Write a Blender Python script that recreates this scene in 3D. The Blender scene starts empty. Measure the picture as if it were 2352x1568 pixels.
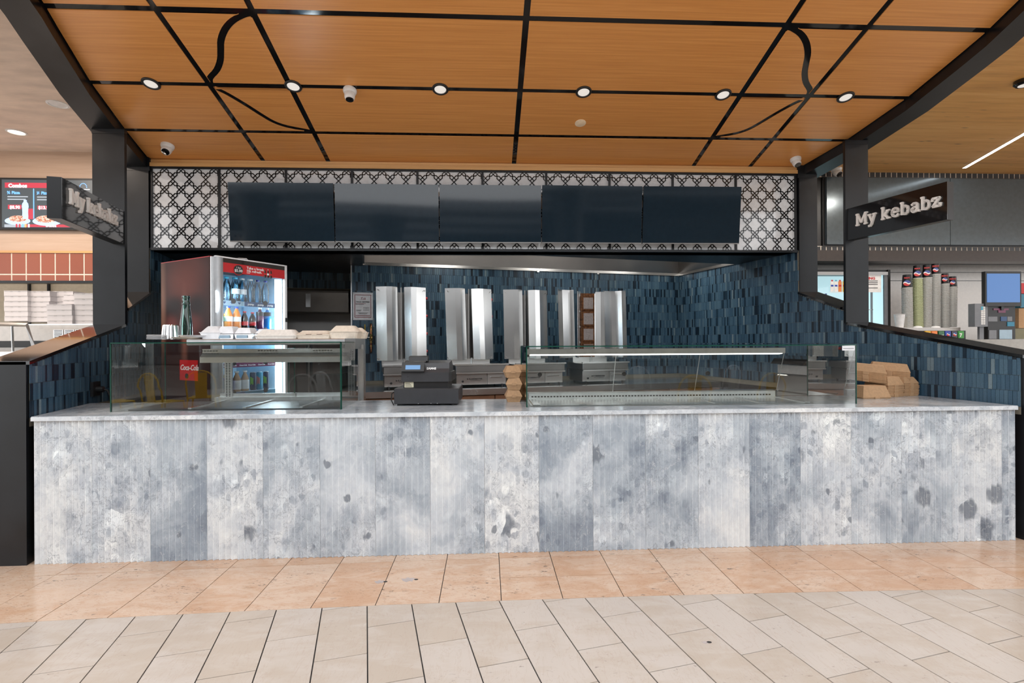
import bpy, math, random
from mathutils import Vector, Matrix

# ------------------------------------------------------------------ camera, light, exposure
SC = bpy.context.scene
COL = SC.collection
EYE = 1.38                      # lens height
FPX = 1183.0                    # focal length in pixels of the 2352 wide frame
YAW = math.radians(2.8)         # the lens looks this far to the right of the shop's axis
ROLL = math.atan(0.0047)
cam = bpy.data.cameras.new('camera')
cam.sensor_width = 36.0
cam.lens = FPX / 2352 * 36.0
cam.clip_start = 0.05
camo = bpy.data.objects.new('camera', cam)
COL.objects.link(camo)
camo.matrix_world = Matrix.Translation((0, 0, EYE)) @ Matrix.Rotation(-YAW, 4, 'Z') @ Matrix.Rotation(math.pi / 2, 4, 'X') @ Matrix.Rotation(-ROLL, 4, 'Z')
SC.camera = camo
SC.view_settings.view_transform = 'Standard'
SC.view_settings.look = 'None'
SC.view_settings.gamma = 1.0
SC.view_settings.use_curve_mapping = False
SC.view_settings.exposure = 0.95
world = bpy.data.worlds.new('world')
SC.world = world
world.use_nodes = True
WB = world.node_tree.nodes['Background']
WB.inputs[0].default_value = (0.965, 0.98, 1.0, 1)
WB.inputs[1].default_value = 1.3
random.seed(7)
R = random.Random(11)
PI = math.pi

# ------------------------------------------------------------------ photograph pixel -> place
def ray(px, py):
    c, s = math.cos(ROLL), math.sin(ROLL)
    dx, dy = px - 1176, py - 784
    u, v = (dx * c - dy * s) / FPX, (dx * s + dy * c) / FPX
    return Vector((u * math.cos(YAW) + math.sin(YAW), -u * math.sin(YAW) + math.cos(YAW), -v))
def at_z(px, py, z):
    r = ray(px, py)
    return Vector((0, 0, EYE)) + r * ((z - EYE) / r.z)
def at_y(px, py, y):
    r = ray(px, py)
    return Vector((0, 0, EYE)) + r * (y / r.y)
def on_line(px, py, p, d):
    r = ray(px, py)
    t = (-d[1] * p[0] + d[0] * p[1]) / (-d[1] * r.x + d[0] * r.y)
    return Vector((0, 0, EYE)) + r * t

def lamp(name, loc, watt, size, col=(1, .95, .88), rot=(0, 0, 0), parent=None):
    l = bpy.data.lights.new(name, 'AREA')
    l.energy, l.color, l.shape, l.size = watt, col, 'DISK', size
    o = bpy.data.objects.new(name, l)
    COL.objects.link(o)
    o.parent = parent
    o.location, o.rotation_euler = loc, rot
    return o

# ------------------------------------------------------------------ materials
MATS = {}
def nodes_of(name):
    m = bpy.data.materials.new(name)
    m.use_nodes = True
    nt = m.node_tree
    return m, nt, nt.nodes['Principled BSDF']
def setp(b, col=None, rough=None, metal=None, coat=None, spec=None, trans=None, emit=None, estr=None, alpha=None, ior=None, coat_r=None):
    I = b.inputs
    if col is not None: I['Base Color'].default_value = (*col, 1)
    if rough is not None: I['Roughness'].default_value = rough
    if metal is not None: I['Metallic'].default_value = metal
    if coat is not None: I['Coat Weight'].default_value = coat
    if coat_r is not None: I['Coat Roughness'].default_value = coat_r
    if spec is not None: I['Specular IOR Level'].default_value = spec
    if trans is not None: I['Transmission Weight'].default_value = trans
    if ior is not None: I['IOR'].default_value = ior
    if emit is not None: I['Emission Color'].default_value = (*emit, 1)
    if estr is not None: I['Emission Strength'].default_value = estr
    if alpha is not None: I['Alpha'].default_value = alpha
def N(nt, kind, **kw):
    n = nt.nodes.new(kind)
    for k, v in kw.items():
        if k.startswith('i_'):
            key = k[2:]
            n.inputs[int(key) if key.isdigit() else key.replace('_', ' ')].default_value = v
        else:
            setattr(n, k, v)
    return n
def L(nt, a, b): nt.links.new(a, b)
def ramp(nt, stops, interp='LINEAR'):
    n = nt.nodes.new('ShaderNodeValToRGB')
    cr = n.color_ramp
    cr.interpolation = interp
    while len(cr.elements) < len(stops): cr.elements.new(0.5)
    for e, (p, c) in zip(cr.elements, stops):
        e.position = p
        e.color = (*c, 1) if len(c) == 3 else c
    return n
def mix(nt, fac, a, b, blend='MIX'):
    n = nt.nodes.new('ShaderNodeMix')
    n.data_type = 'RGBA'
    n.blend_type = blend
    for s, v in ((n.inputs[0], fac), (n.inputs[6], a), (n.inputs[7], b)):
        if isinstance(v, (int, float)): s.default_value = v
        elif isinstance(v, tuple): s.default_value = (*v, 1) if len(v) == 3 else v
        else: L(nt, v, s)
    return n.outputs[2]
def math_n(nt, op, a, b=0.0, clamp=False):
    n = nt.nodes.new('ShaderNodeMath')
    n.operation = op
    n.use_clamp = clamp
    for s, v in ((n.inputs[0], a), (n.inputs[1], b)):
        if isinstance(v, (int, float)): s.default_value = v
        else: L(nt, v, s)
    return n.outputs[0]
def coords(nt, scale=(1, 1, 1), rot=(0, 0, 0), rand=0.0, src='pos'):
    """position in the place (src pos) or in the object, optionally shifted by the object's own random number"""
    if src == 'pos':
        o = N(nt, 'ShaderNodeNewGeometry').outputs['Position']
    else:
        o = N(nt, 'ShaderNodeTexCoord').outputs['Object']
    if rand:
        oi = N(nt, 'ShaderNodeObjectInfo')
        k = math_n(nt, 'MULTIPLY', oi.outputs['Random'], rand)
        ad = nt.nodes.new('ShaderNodeVectorMath')
        ad.operation = 'ADD'
        L(nt, o, ad.inputs[0]); L(nt, k, ad.inputs[1])
        o = ad.outputs[0]
    mp = N(nt, 'ShaderNodeMapping')
    mp.inputs['Scale'].default_value = scale
    mp.inputs['Rotation'].default_value = rot
    L(nt, o, mp.inputs[0])
    return mp.outputs[0]
def noise(nt, vec, scale, detail=4, rough=0.55, dist=0.0):
    n = N(nt, 'ShaderNodeTexNoise', i_Scale=scale, i_Detail=detail, i_Roughness=rough, i_Distortion=dist)
    L(nt, vec, n.inputs['Vector'])
    return n.outputs['Fac']
def bump(nt, b, h, strength=0.2, dist=0.01):
    n = N(nt, 'ShaderNodeBump', i_Strength=strength, i_Distance=dist)
    L(nt, h, n.inputs['Height'])
    L(nt, n.outputs[0], b.inputs['Normal'])
def M(name, col=(.5, .5, .5), rough=.5, metal=0.0, speckle=0.0, nscale=20.0, brushed=None, bumps=0.0, **kw):
    """plain procedural material with a little tone and roughness variation"""
    if name in MATS: return MATS[name]
    m, nt, b = nodes_of(name)
    setp(b, col, rough, metal, **kw)
    vec = coords(nt, brushed or (1, 1, 1), src='obj')
    f = noise(nt, vec, nscale, 5)
    amt = speckle or 0.08
    d = tuple(max(0, c * (1 - amt)) for c in col)
    l = tuple(min(1, c * (1 + amt)) for c in col)
    r = ramp(nt, [(0.3, d), (0.7, l)])
    L(nt, f, r.inputs[0])
    L(nt, r.outputs[0], b.inputs['Base Color'])
    mr = N(nt, 'ShaderNodeMapRange', i_3=max(0.02, rough * .8), i_4=min(1, rough * 1.2 + .01))
    L(nt, f, mr.inputs[0]); L(nt, mr.outputs[0], b.inputs['Roughness'])
    if bumps: bump(nt, b, f, bumps, .004)
    MATS[name] = m
    return m
def glass(name, tint=(.97, .99, .98), rough=0.0, refl=1.0):
    """thin sheet: mirror reflection by fresnel over see-through (no refraction, so thin panes stay clean)"""
    m, nt, b = nodes_of(name)
    nt.nodes.remove(b)
    out = nt.nodes['Material Output']
    tr = N(nt, 'ShaderNodeBsdfTransparent'); tr.inputs[0].default_value = (*tint, 1)
    gl = N(nt, 'ShaderNodeBsdfGlossy'); gl.inputs['Roughness'].default_value = rough
    fr = N(nt, 'ShaderNodeFresnel'); fr.inputs[0].default_value = 1.5
    k = math_n(nt, 'MULTIPLY', fr.outputs[0], refl)
    mx = N(nt, 'ShaderNodeMixShader')
    L(nt, k, mx.inputs[0]); L(nt, tr.outputs[0], mx.inputs[1]); L(nt, gl.outputs[0], mx.inputs[2])
    L(nt, mx.outputs[0], out.inputs[0])
    MATS[name] = m
    return m
def lamp_mat(name, col, strength, base=(.7, .7, .7)):
    m, nt, b = nodes_of(name)
    setp(b, base, .35, emit=col, estr=strength)
    MATS[name] = m
    return m

def mat_wood(name, cols, rot=0.0, stretch=22.0, across=1.0, rough=.35, coat=.15, knots=False, fine=1.0, rand=0.0):
    m, nt, b = nodes_of(name)
    setp(b, rough=rough, coat=coat, coat_r=.25)
    v1 = coords(nt, (across, stretch, stretch), (0, 0, rot), rand)
    a = noise(nt, v1, 1.6 * fine, 6, .6, .15)
    v2 = coords(nt, (across * 2.2, stretch * 5, stretch * 5), (0, 0, rot), rand)
    f = noise(nt, v2, 2.0 * fine, 3, .6)
    s = math_n(nt, 'ADD', math_n(nt, 'MULTIPLY', a, .7), math_n(nt, 'MULTIPLY', f, .3))
    r = ramp(nt, [(.3, cols[0]), (.5, cols[1]), (.68, cols[2])])
    L(nt, s, r.inputs[0])
    c = r.outputs[0]
    if knots:
        vk = coords(nt, (1.0, 5.0, 5.0), (0, 0, rot), rand)
        vo = N(nt, 'ShaderNodeTexVoronoi', i_Scale=2.2)
        L(nt, vk, vo.inputs['Vector'])
        kr = ramp(nt, [(0.03, (0, 0, 0)), (0.13, (1, 1, 1))])
        L(nt, vo.outputs['Distance'], kr.inputs[0])
        c = mix(nt, kr.outputs[0], (.10, .045, .015), c)
    L(nt, c, b.inputs['Base Color'])
    bump(nt, b, f, .08, .002)
    MATS[name] = m
    return m
def mat_tile(name, stops, rough=.28, speck=.5, coat=.0):
    """glazed tile, tone differs from tile to tile"""
    m, nt, b = nodes_of(name)
    setp(b, rough=rough, coat=coat)
    g = N(nt, 'ShaderNodeNewGeometry'); oi = N(nt, 'ShaderNodeObjectInfo')
    s = math_n(nt, 'FRACT', math_n(nt, 'ADD', g.outputs['Random Per Island'], math_n(nt, 'MULTIPLY', oi.outputs['Random'], 7.31)))
    r = ramp(nt, stops, 'LINEAR')
    L(nt, s, r.inputs[0])
    f = noise(nt, coords(nt), 160, 3, .7)
    sp = ramp(nt, [(.36, (.55, .55, .55)), (.5, (1, 1, 1)), (.72, (1.25, 1.25, 1.25))])
    L(nt, f, sp.inputs[0])
    L(nt, mix(nt, speck, r.outputs[0], sp.outputs[0], 'MULTIPLY'), b.inputs['Base Color'])
    bump(nt, b, f, .06, .002)
    MATS[name] = m
    return m
def mat_marble(name, bright=0.0, breccia=1.0):
    """blue-grey brecciated marble; each slab is cut from another place of the block"""
    m, nt, b = nodes_of(name)
    setp(b, rough=.32, spec=.45)
    v = coords(nt, (1, 1, .8), rand=37.0)
    oi = N(nt, 'ShaderNodeObjectInfo')
    def warped(scale, detail, amt):
        w = N(nt, 'ShaderNodeTexNoise', i_Scale=scale, i_Detail=detail, i_Roughness=.6)
        L(nt, v, w.inputs['Vector'])
        wm = nt.nodes.new('ShaderNodeVectorMath'); wm.operation = 'MULTIPLY_ADD'
        L(nt, w.outputs['Color'], wm.inputs[0]); wm.inputs[1].default_value = (amt, amt, amt); L(nt, v, wm.inputs[2])
        return wm.outputs[0]
    soft, rag = warped(7.0, 2.0, .09), warped(5.0, 8.0, .22)
    tone = math_n(nt, 'ADD', noise(nt, rag, 2.2, 8, .6, .6), math_n(nt, 'MULTIPLY', math_n(nt, 'SUBTRACT', oi.outputs['Random'], .5), .22))
    r = ramp(nt, [(.29, (.30, .345, .40)), (.42, (.45, .495, .54)), (.54, (.605, .64, .675)), (.68, (.715, .73, .735))])
    L(nt, tone, r.inputs[0])
    c = r.outputs[0]
    mott = ramp(nt, [(.30, (.78, .80, .84)), (.5, (1, 1, 1)), (.70, (1.14, 1.14, 1.12))]); L(nt, noise(nt, rag, 15, 8, .72, .5), mott.inputs[0])
    c = mix(nt, .85, c, mott.outputs[0], 'MULTIPLY')
    zone = ramp(nt, [(.38, (0, 0, 0)), (.56, (1, 1, 1))])
    L(nt, noise(nt, v, 2.0, 3), zone.inputs[0])
    # rounded fragments, pale, grey and a few dark ones
    for sc, amt in ((6.5, .75), (17.0, .8)):
        vo = N(nt, 'ShaderNodeTexVoronoi', i_Scale=sc); L(nt, soft, vo.inputs['Vector'])
        sep = N(nt, 'ShaderNodeSeparateColor'); L(nt, vo.outputs['Color'], sep.inputs[0])
        ed = ramp(nt, [(.34, (1, 1, 1)), (.46, (0, 0, 0))]); L(nt, vo.outputs['Distance'], ed.inputs[0])
        shade = ramp(nt, [(0.0, (.52, .55, .60)), (.35, (.80, .82, .85)), (.60, (1, 1, 1)), (.80, (1.17, 1.17, 1.15)), (1.0, (1.36, 1.35, 1.31))]); L(nt, sep.outputs[0], shade.inputs[0])
        c = mix(nt, math_n(nt, 'MULTIPLY', math_n(nt, 'MULTIPLY', ed.outputs[0], zone.outputs[0]), amt * breccia), c, mix(nt, 1.0, c, shade.outputs[0], 'MULTIPLY'))
        dk = math_n(nt, 'MULTIPLY', math_n(nt, 'GREATER_THAN', sep.outputs[1], .965), math_n(nt, 'MULTIPLY', ed.outputs[0], .8 * breccia))
        c = mix(nt, dk, c, (.17, .195, .23))
    # hair veins
    for sc, wd, st, col, zz in ((5.0, .012, .7, (.17, .19, .23), True), (12.0, .018, .65, (.19, .21, .25), True), (3.2, .006, .6, (.72, .73, .73), False)):
        f = noise(nt, rag, sc, 5, .6, 1.6)
        vr = ramp(nt, [(.5 - wd, (0, 0, 0)), (.5, (st, st, st)), (.5 + wd, (0, 0, 0))]); L(nt, f, vr.inputs[0])
        k = math_n(nt, 'MULTIPLY', vr.outputs[0], zone.outputs[0]) if zz else vr.outputs[0]
        c = mix(nt, k, c, col)
    if bright: c = mix(nt, bright, c, (.66, .66, .65))
    L(nt, c, b.inputs['Base Color'])
    MATS[name] = m
    return m
def mat_stone(name, base, warm, pit, pitty=.5, rough=.16, rot=0.0, vein=(9, 1.6), vs=.45, vw=.015):
    """polished floor stone, tone differs from tile to tile"""
    m, nt, b = nodes_of(name)
    setp(b, rough=rough, spec=.45)
    oi = N(nt, 'ShaderNodeObjectInfo')
    v = coords(nt, (1, 2.2, 1), (0, 0, rot), rand=23.0)
    f = noise(nt, v, 4.5, 6, .6, .6)
    t = math_n(nt, 'ADD', f, math_n(nt, 'MULTIPLY', math_n(nt, 'SUBTRACT', oi.outputs['Random'], .5), .28))
    r = ramp(nt, [(.34, warm), (.62, base)]); L(nt, t, r.inputs[0])
    c = r.outputs[0]
    if vein:
        w = noise(nt, coords(nt, (*vein, 1), (0, 0, rot), rand=23.0), 2.2, 5, .65, 1.2)
        vr = ramp(nt, [(.5 - vw, (0, 0, 0)), (.5, (vs, vs, vs)), (.5 + vw, (0, 0, 0))]); L(nt, w, vr.inputs[0])
        c = mix(nt, vr.outputs[0], c, pit)
    p = noise(nt, coords(nt, (1.0, 2.6, 1), (0, 0, rot), rand=23.0), 26, 4, .75, .5)
    pr = ramp(nt, [(.30 + .06 * pitty, (1, 1, 1)), (.345 + .065 * pitty, (0, 0, 0))]); L(nt, p, pr.inputs[0])
    zone = ramp(nt, [(.5, (0, 0, 0)), (.62, (1, 1, 1))]); L(nt, noise(nt, v, 3.3, 2), zone.inputs[0])
    k = math_n(nt, 'MULTIPLY', math_n(nt, 'MULTIPLY', pr.outputs[0], zone.outputs[0]), pitty)
    c = mix(nt, k, c, (.10, .07, .055))
    L(nt, c, b.inputs['Base Color'])
    bump(nt, b, f, .03, .002)
    MATS[name] = m
    return m

# ------------------------------------------------------------------ mesh building
class MB:
    def __init__(s, mtx=None):
        s.v, s.f, s.m = [], [], mtx
    def add(s, vs, fs):
        o = len(s.v)
        s.v += [tuple((s.m @ Vector(p)) if s.m else p) for p in vs]
        s.f += [tuple(i + o for i in f) for f in fs]
        return s
    def box(s, a, b):
        (x0, y0, z0), (x1, y1, z1) = a, b
        return s.add([(x0, y0, z0), (x1, y0, z0), (x1, y1, z0), (x0, y1, z0), (x0, y0, z1), (x1, y0, z1), (x1, y1, z1), (x0, y1, z1)],
                     [(0, 3, 2, 1), (4, 5, 6, 7), (0, 1, 5, 4), (1, 2, 6, 5), (2, 3, 7, 6), (3, 0, 4, 7)])
    def bev(s, a, b, r=.004):
        """box with its vertical edges and its top edges chamfered"""
        (x0, y0, z0), (x1, y1, z1) = a, b
        def ring(i, z): return [(x0 + i + r, y0 + i, z), (x1 - i - r, y0 + i, z), (x1 - i, y0 + i + r, z), (x1 - i, y1 - i - r, z), (x1 - i - r, y1 - i, z), (x0 + i + r, y1 - i, z), (x0 + i, y1 - i - r, z), (x0 + i, y0 + i + r, z)]
        return s.rings([ring(r, z0), ring(0, z0 + r), ring(0, z1 - r), ring(r, z1)])
    def rings(s, rs, caps=(True, True), closed=True):
        n = len(rs[0])
        vs = [p for r in rs for p in r]
        fs = []
        for k in range(len(rs) - 1):
            for i in range(n if closed else n - 1):
                j = (i + 1) % n
                fs.append((k * n + i, k * n + j, (k + 1) * n + j, (k + 1) * n + i))
        if caps[0]: fs.append(tuple(range(n - 1, -1, -1)))
        if caps[1]: fs.append(tuple((len(rs) - 1) * n + i for i in range(n)))
        return s.add(vs, fs)
    def lathe(s, prof, n=16, c=(0, 0, 0), caps=(True, True), sq=1.0):
        return s.rings([[(c[0] + r * math.cos(2 * PI * i / n), c[1] + r * sq * math.sin(2 * PI * i / n), c[2] + z) for i in range(n)] for r, z in prof], caps)
    def prism(s, poly, z0, z1):
        """flat outline (x, y), counter-clockwise, from z0 up to z1"""
        n = len(poly)
        return s.add([(x, y, z0) for x, y in poly] + [(x, y, z1) for x, y in poly],
                     [tuple(range(n - 1, -1, -1)), tuple(range(n, 2 * n))] + [(i, (i + 1) % n, n + (i + 1) % n, n + i) for i in range(n)])
    def side(s, poly, y0, y1):
        """outline (x, z) swept from y0 to y1"""
        n = len(poly)
        return s.add([(x, y0, z) for x, z in poly] + [(x, y1, z) for x, z in poly],
                     [tuple(range(n)), tuple(range(2 * n - 1, n - 1, -1))] + [((i + 1) % n, i, n + i, n + (i + 1) % n) for i in range(n)])
    def end(s, poly, x0, x1):
        """outline (y, z) swept from x0 to x1"""
        n = len(poly)
        return s.add([(x0, y, z) for y, z in poly] + [(x1, y, z) for y, z in poly],
                     [tuple(range(n - 1, -1, -1)), tuple(range(n, 2 * n))] + [(i, (i + 1) % n, n + (i + 1) % n, n + i) for i in range(n)])
    def tube(s, pts, r, n=8, caps=True):
        pts = [Vector(p) for p in pts]
        rs = []
        up = None
        for i, p in enumerate(pts):
            d = (pts[min(i + 1, len(pts) - 1)] - pts[max(i - 1, 0)]).normalized()
            if up is None: up = Vector((0, 0, 1)) if abs(d.z) < .9 else Vector((1, 0, 0))
            a = d.cross(up).normalized(); b2 = a.cross(d).normalized(); up = b2
            rr = r[i] if isinstance(r, (list, tuple)) else r
            rs.append([tuple(p + a * rr * math.cos(2 * PI * k / n) + b2 * rr * math.sin(2 * PI * k / n)) for k in range(n)])
        return s.rings(rs, (caps, caps))
    def build(s, name, mat, parent=None, smooth=None):
        me = bpy.data.meshes.new(name)
        me.from_pydata(s.v, [], s.f)
        o = bpy.data.objects.new(name, me)
        COL.objects.link(o)
        o.parent = parent
        if mat: me.materials.append(mat if not isinstance(mat, str) else MATS[mat])
        if smooth is not None:
            me.polygons.foreach_set('use_smooth', [True] * len(me.polygons))
            if smooth > 0 and hasattr(me, 'set_sharp_from_angle'): me.set_sharp_from_angle(angle=math.radians(smooth))
        me.update()
        return o
def tag(o, label=None, cat=None, group=None, kind=None):
    if label: o['label'] = label
    if cat: o['category'] = cat
    if group: o['group'] = group
    if kind: o['kind'] = kind
    return o
def thing(name, label, cat, loc=(0, 0, 0), rz=0.0, group=None):
    o = bpy.data.objects.new(name, None)
    o.empty_display_size = .1
    COL.objects.link(o)
    o.location = loc
    o.rotation_euler = (0, 0, rz)
    return tag(o, label, cat, group)
def dup(o, loc=None, rz=None, label=None, parent=None):
    c = o.copy()
    COL.objects.link(c)
    c.parent = parent
    if loc is not None: c.location = loc
    if rz is not None: c.rotation_euler = (0, 0, rz)
    if label: c['label'] = label
    for ch in list(o.children): dup(ch, parent=c)
    return c
def share(me, name, parent, loc=(0, 0, 0), rot=(0, 0, 0), scale=(1, 1, 1)):
    o = bpy.data.objects.new(name, me)
    COL.objects.link(o)
    o.parent = parent
    o.location, o.rotation_euler, o.scale = loc, rot, scale
    return o
TEXTS = []
def text(s, size, mat, parent, loc, rot=(PI / 2, 0, 0), name='lettering', extrude=.0008, bold=0.0, align='LEFT', shear=0.0, sx=1.0):
    cu = bpy.data.curves.new(name, 'FONT')
    cu.body, cu.size, cu.extrude, cu.offset, cu.align_x, cu.shear = s, size, extrude, bold, align, shear
    cu.resolution_u = 2
    cu.materials.append(MATS[mat] if isinstance(mat, str) else mat)
    o = bpy.data.objects.new(name, cu)
    COL.objects.link(o)
    o.parent = parent
    o.location, o.rotation_euler, o.scale = loc, rot, (sx, 1, 1)
    TEXTS.append(o)
    return o
_TENS = ('', '', 'twenty', 'thirty', 'forty', 'fifty')
_ONES = ('', 'first', 'second', 'third', 'fourth', 'fifth', 'sixth', 'seventh', 'eighth', 'ninth', 'tenth', 'eleventh', 'twelfth', 'thirteenth', 'fourteenth', 'fifteenth', 'sixteenth', 'seventeenth', 'eighteenth', 'nineteenth')
def nth(n):
    if n < 20: return _ONES[n]
    return _TENS[n // 10] + '-' + _ONES[n % 10] if n % 10 else _TENS[n // 10][:-1] + 'ieth'
def clip(poly, nx, ny, c):
    """keep the side nx*x + ny*y <= c"""
    out = []
    for i, p in enumerate(poly):
        q = poly[(i + 1) % len(poly)]
        a, b = nx * p[0] + ny * p[1] - c, nx * q[0] + ny * q[1] - c
        if a <= 0: out.append(p)
        if a * b < 0:
            t = a / (a - b)
            out.append((p[0] + (q[0] - p[0]) * t, p[1] + (q[1] - p[1]) * t))
    return out
def area(poly): return .5 * sum(poly[i][0] * poly[(i + 1) % len(poly)][1] - poly[(i + 1) % len(poly)][0] * poly[i][1] for i in range(len(poly)))

# ------------------------------------------------------------------ palette
mat_wood('ceiling_wood', [(.62, .255, .064), (.73, .32, .088), (.82, .385, .118)], stretch=26, across=.55, fine=1.5)
mat_wood('trim_wood', [(.55, .29, .10), (.66, .37, .14), (.72, .43, .18)], stretch=16, across=.5, rough=.3)
mat_wood('oak_wood', [(.56, .26, .06), (.78, .40, .105), (.86, .51, .175)], rot=math.radians(4), stretch=6, across=.6, knots=True, rough=.4)
mat_wood('pale_wood', [(.46, .32, .23), (.54, .39, .29), (.59, .44, .34)], stretch=9, across=.6, rough=.45)
mat_wood('cabinet_wood', [(.14, .06, .03), (.2, .09, .045), (.25, .12, .06)], stretch=8, across=1, rough=.4)
mat_tile('blue_tile', [(0, (.005, .012, .022)), (.16, (.014, .034, .058)), (.22, (.036, .080, .128)), (.6, (.050, .105, .160)), (.9, (.070, .132, .185)), (.97, (.10, .165, .21)), (1, (.18, .24, .27))])
mat_tile('terracotta_tile', [(0, (.27, .072, .036)), (1, (.32, .092, .048))], rough=.35, speck=.15)
mat_tile('charcoal_tile', [(0, (.018, .019, .022)), (1, (.045, .046, .05))], rough=.3, speck=.3)
mat_marble('marble', breccia=1.0)
mat_marble('marble_top', bright=.12, breccia=.5)
MATS['marble_top'].node_tree.nodes['Principled BSDF'].inputs['Roughness'].default_value = .12
mat_stone('travertine', (.60, .445, .335), (.53, .335, .215), (.40, .185, .085), pitty=1.0, rot=.15, vein=(4, 11), vs=.5, vw=.02, rough=.16)
mat_stone('limestone', (.51, .452, .405), (.465, .395, .33), (.42, .33, .26), pitty=.45, rot=math.radians(13), rough=.17)
M('grout', (.035, .032, .032), .8)
M('hall_paving', (.45, .40, .36), .2)
M('tile_grout', (.19, .175, .14), .9)
M('pale_grout', (.80, .72, .63), .9)
M('black_steel', (.0075, .0090, .0115), .30, speckle=.35, nscale=5, spec=.40)
M('black_gloss', (.006, .006, .007), .06, spec=.5, coat=.4)
M('black_strip', (.008, .008, .009), .07)
M('soffit_black', (.010, .010, .011), .35)
M('black_plastic', (.012, .012, .013), .4)
M('dark_plastic', (.035, .036, .04), .38)
M('grey_plastic', (.16, .17, .19), .4)
M('screen_black', (.013, .026, .040), .055, spec=.66)
M('steel', (.72, .72, .71), .24, 1.0, nscale=2, speckle=.03)
M('steel_dark', (.34, .33, .32), .34, 1.0, nscale=3, speckle=.06)
M('steel_bright', (.84, .84, .83), .25, 1.0, nscale=2, speckle=.03)
M('aluminium', (.74, .75, .76), .35, .9)
M('white_plastic', (.80, .80, .79), .35)
M('white_gloss', (.74, .77, .80), .07, coat=.6, coat_r=.02)
M('lattice_black', (.009, .009, .010), .12, coat=.5, coat_r=.03)
M('kraft', (.46, .285, .155), .75, speckle=.10, nscale=60)
M('pulp', (.74, .65, .54), .8, nscale=50)
M('pulp_pale', (.80, .76, .70), .8, nscale=50)
M('foam', (.82, .83, .85), .6)
M('foil', (.82, .82, .82), .16, 1.0)
M('white_card', (.58, .565, .58), .75, nscale=8, speckle=.05)
M('paper', (.76, .76, .79), .4)
M('red_print', (.55, .008, .012), .4)
M('white_print', (.85, .85, .85), .4)
M('black_print', (.015, .015, .016), .4)
M('letter_white', (.84, .81, .77), .45)
M('rust', (.16, .065, .025), .8, .4, speckle=.7, nscale=35)
M('ceramic', (.28, .24, .23), .7, nscale=60, speckle=.2)
M('copper', (.55, .24, .13), .3, 1.0, speckle=.3)
M('brass', (.60, .42, .16), .3, 1.0, speckle=.2)
M('yellow_paint', (.62, .40, .01), .35)
M('red_knob', (.5, .02, .02), .4)
M('grey_paint', (.42, .43, .43), .35)
M('table_black', (.02, .02, .022), .4)
M('plaster', (.74, .60, .50), .75, speckle=.14, nscale=2.2, brushed=(1.2, 3.5, 1))
M('atrium_white', (.72, .70, .67), .7)
M('atrium_grey', (.20, .21, .23), .5)
M('mullion_dark', (.02, .02, .022), .3)
M('rubber', (.01, .01, .01), .6)
glass('pane', (.93, .975, .955), refl=2.6)
glass('pane_edge', (.10, .34, .25), refl=.8)
glass('clear', (.96, .98, .985), refl=1.0)
glass('bottle_glass', (.50, .68, .64), refl=1.6)
M('clear_plastic', (.82, .84, .86), .15, alpha=.38)
lamp_mat('downlight', (1.0, .95, .89), .30, (.55, .53, .50))
lamp_mat('downlight_warm', (1.0, .80, .60), 4.0)
lamp_mat('led_white', (.92, .97, 1.0), 9.0)
lamp_mat('led_fridge', (.80, .93, 1.0), 3.0)
lamp_mat('led_tube', (1.0, .96, .86), 1.6)

GA = math.radians(13.1)                                   # the building's own grid is turned this far from the shop front
GD = (-math.sin(GA), math.cos(GA)); GE = (math.cos(GA), math.sin(GA))
L0, R0 = (-2.869, 3.412), (3.659, 3.408)                  # inner faces of the two side walls
CY, CT = 3.356, .926                                      # counter front, counter top height
BY, BZ0, BZ1 = 5.237, 2.297, 3.096                        # bulkhead plane, underside, top
CORNER = (2.762, 7.262)
def wall_x(base, y): return base[0] + (y - base[1]) * GD[0] / GD[1]

# ------------------------------------------------------------------ floor
def arc_up(x): return 3.287 - .0078 * (x - .75) ** 2
def arc_lo(x): return 2.747 - .0085 * (x - .75) ** 2
M('shop_floor', (.60, .56, .51), .4)
floor = tag(MB().box((-26, -27, -.06), (26, 12, -.004)).build('floor', 'grout'), kind='structure')
G = .0022
MB().box((-9, 3.62, -.004), (9, 8.4, -.001)).build('shop_floor', 'shop_floor', floor)  # unseen floor, added pale to bounce light up to the shop ceilings
for k in range(-17, 16):
    x0, x1 = .071 + .331 * k + G, .071 + .331 * (k + 1) - G
    if x0 < -5.3 or x1 > 5.2: continue
    for part_of in ('under', 'main'):
        if part_of == 'under':
            polys = [[(x0, arc_up(x0) + G), (x1, arc_up(x1) + G), (x1, arc_up(x1) + .33), (x0, arc_up(x0) + .33)]]
        else:
            lo0, lo1, up0, up1 = arc_lo(x0) + G, arc_lo(x1) + G, arc_up(x0) - G, arc_up(x1) - G
            if k in (0, 1, 2, 5, 6, 8, 9):
                m0, m1 = lo0 + (up0 - lo0) * .49, lo1 + (up1 - lo1) * .49
                polys = [[(x0, lo0), (x1, lo1), (x1, m1 - G), (x0, m0 - G)], [(x0, m0 + G), (x1, m1 + G), (x1, up1), (x0, up0)]]
            else:
                polys = [[(x0, lo0), (x1, lo1), (x1, up1), (x0, up0)]]
        for p in polys:
            h = R.uniform(-.0005, .0005)
            MB().prism(p, -.01, h).build('travertine_tile', 'travertine', floor)
PU, PV = .2253, .4445
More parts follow.
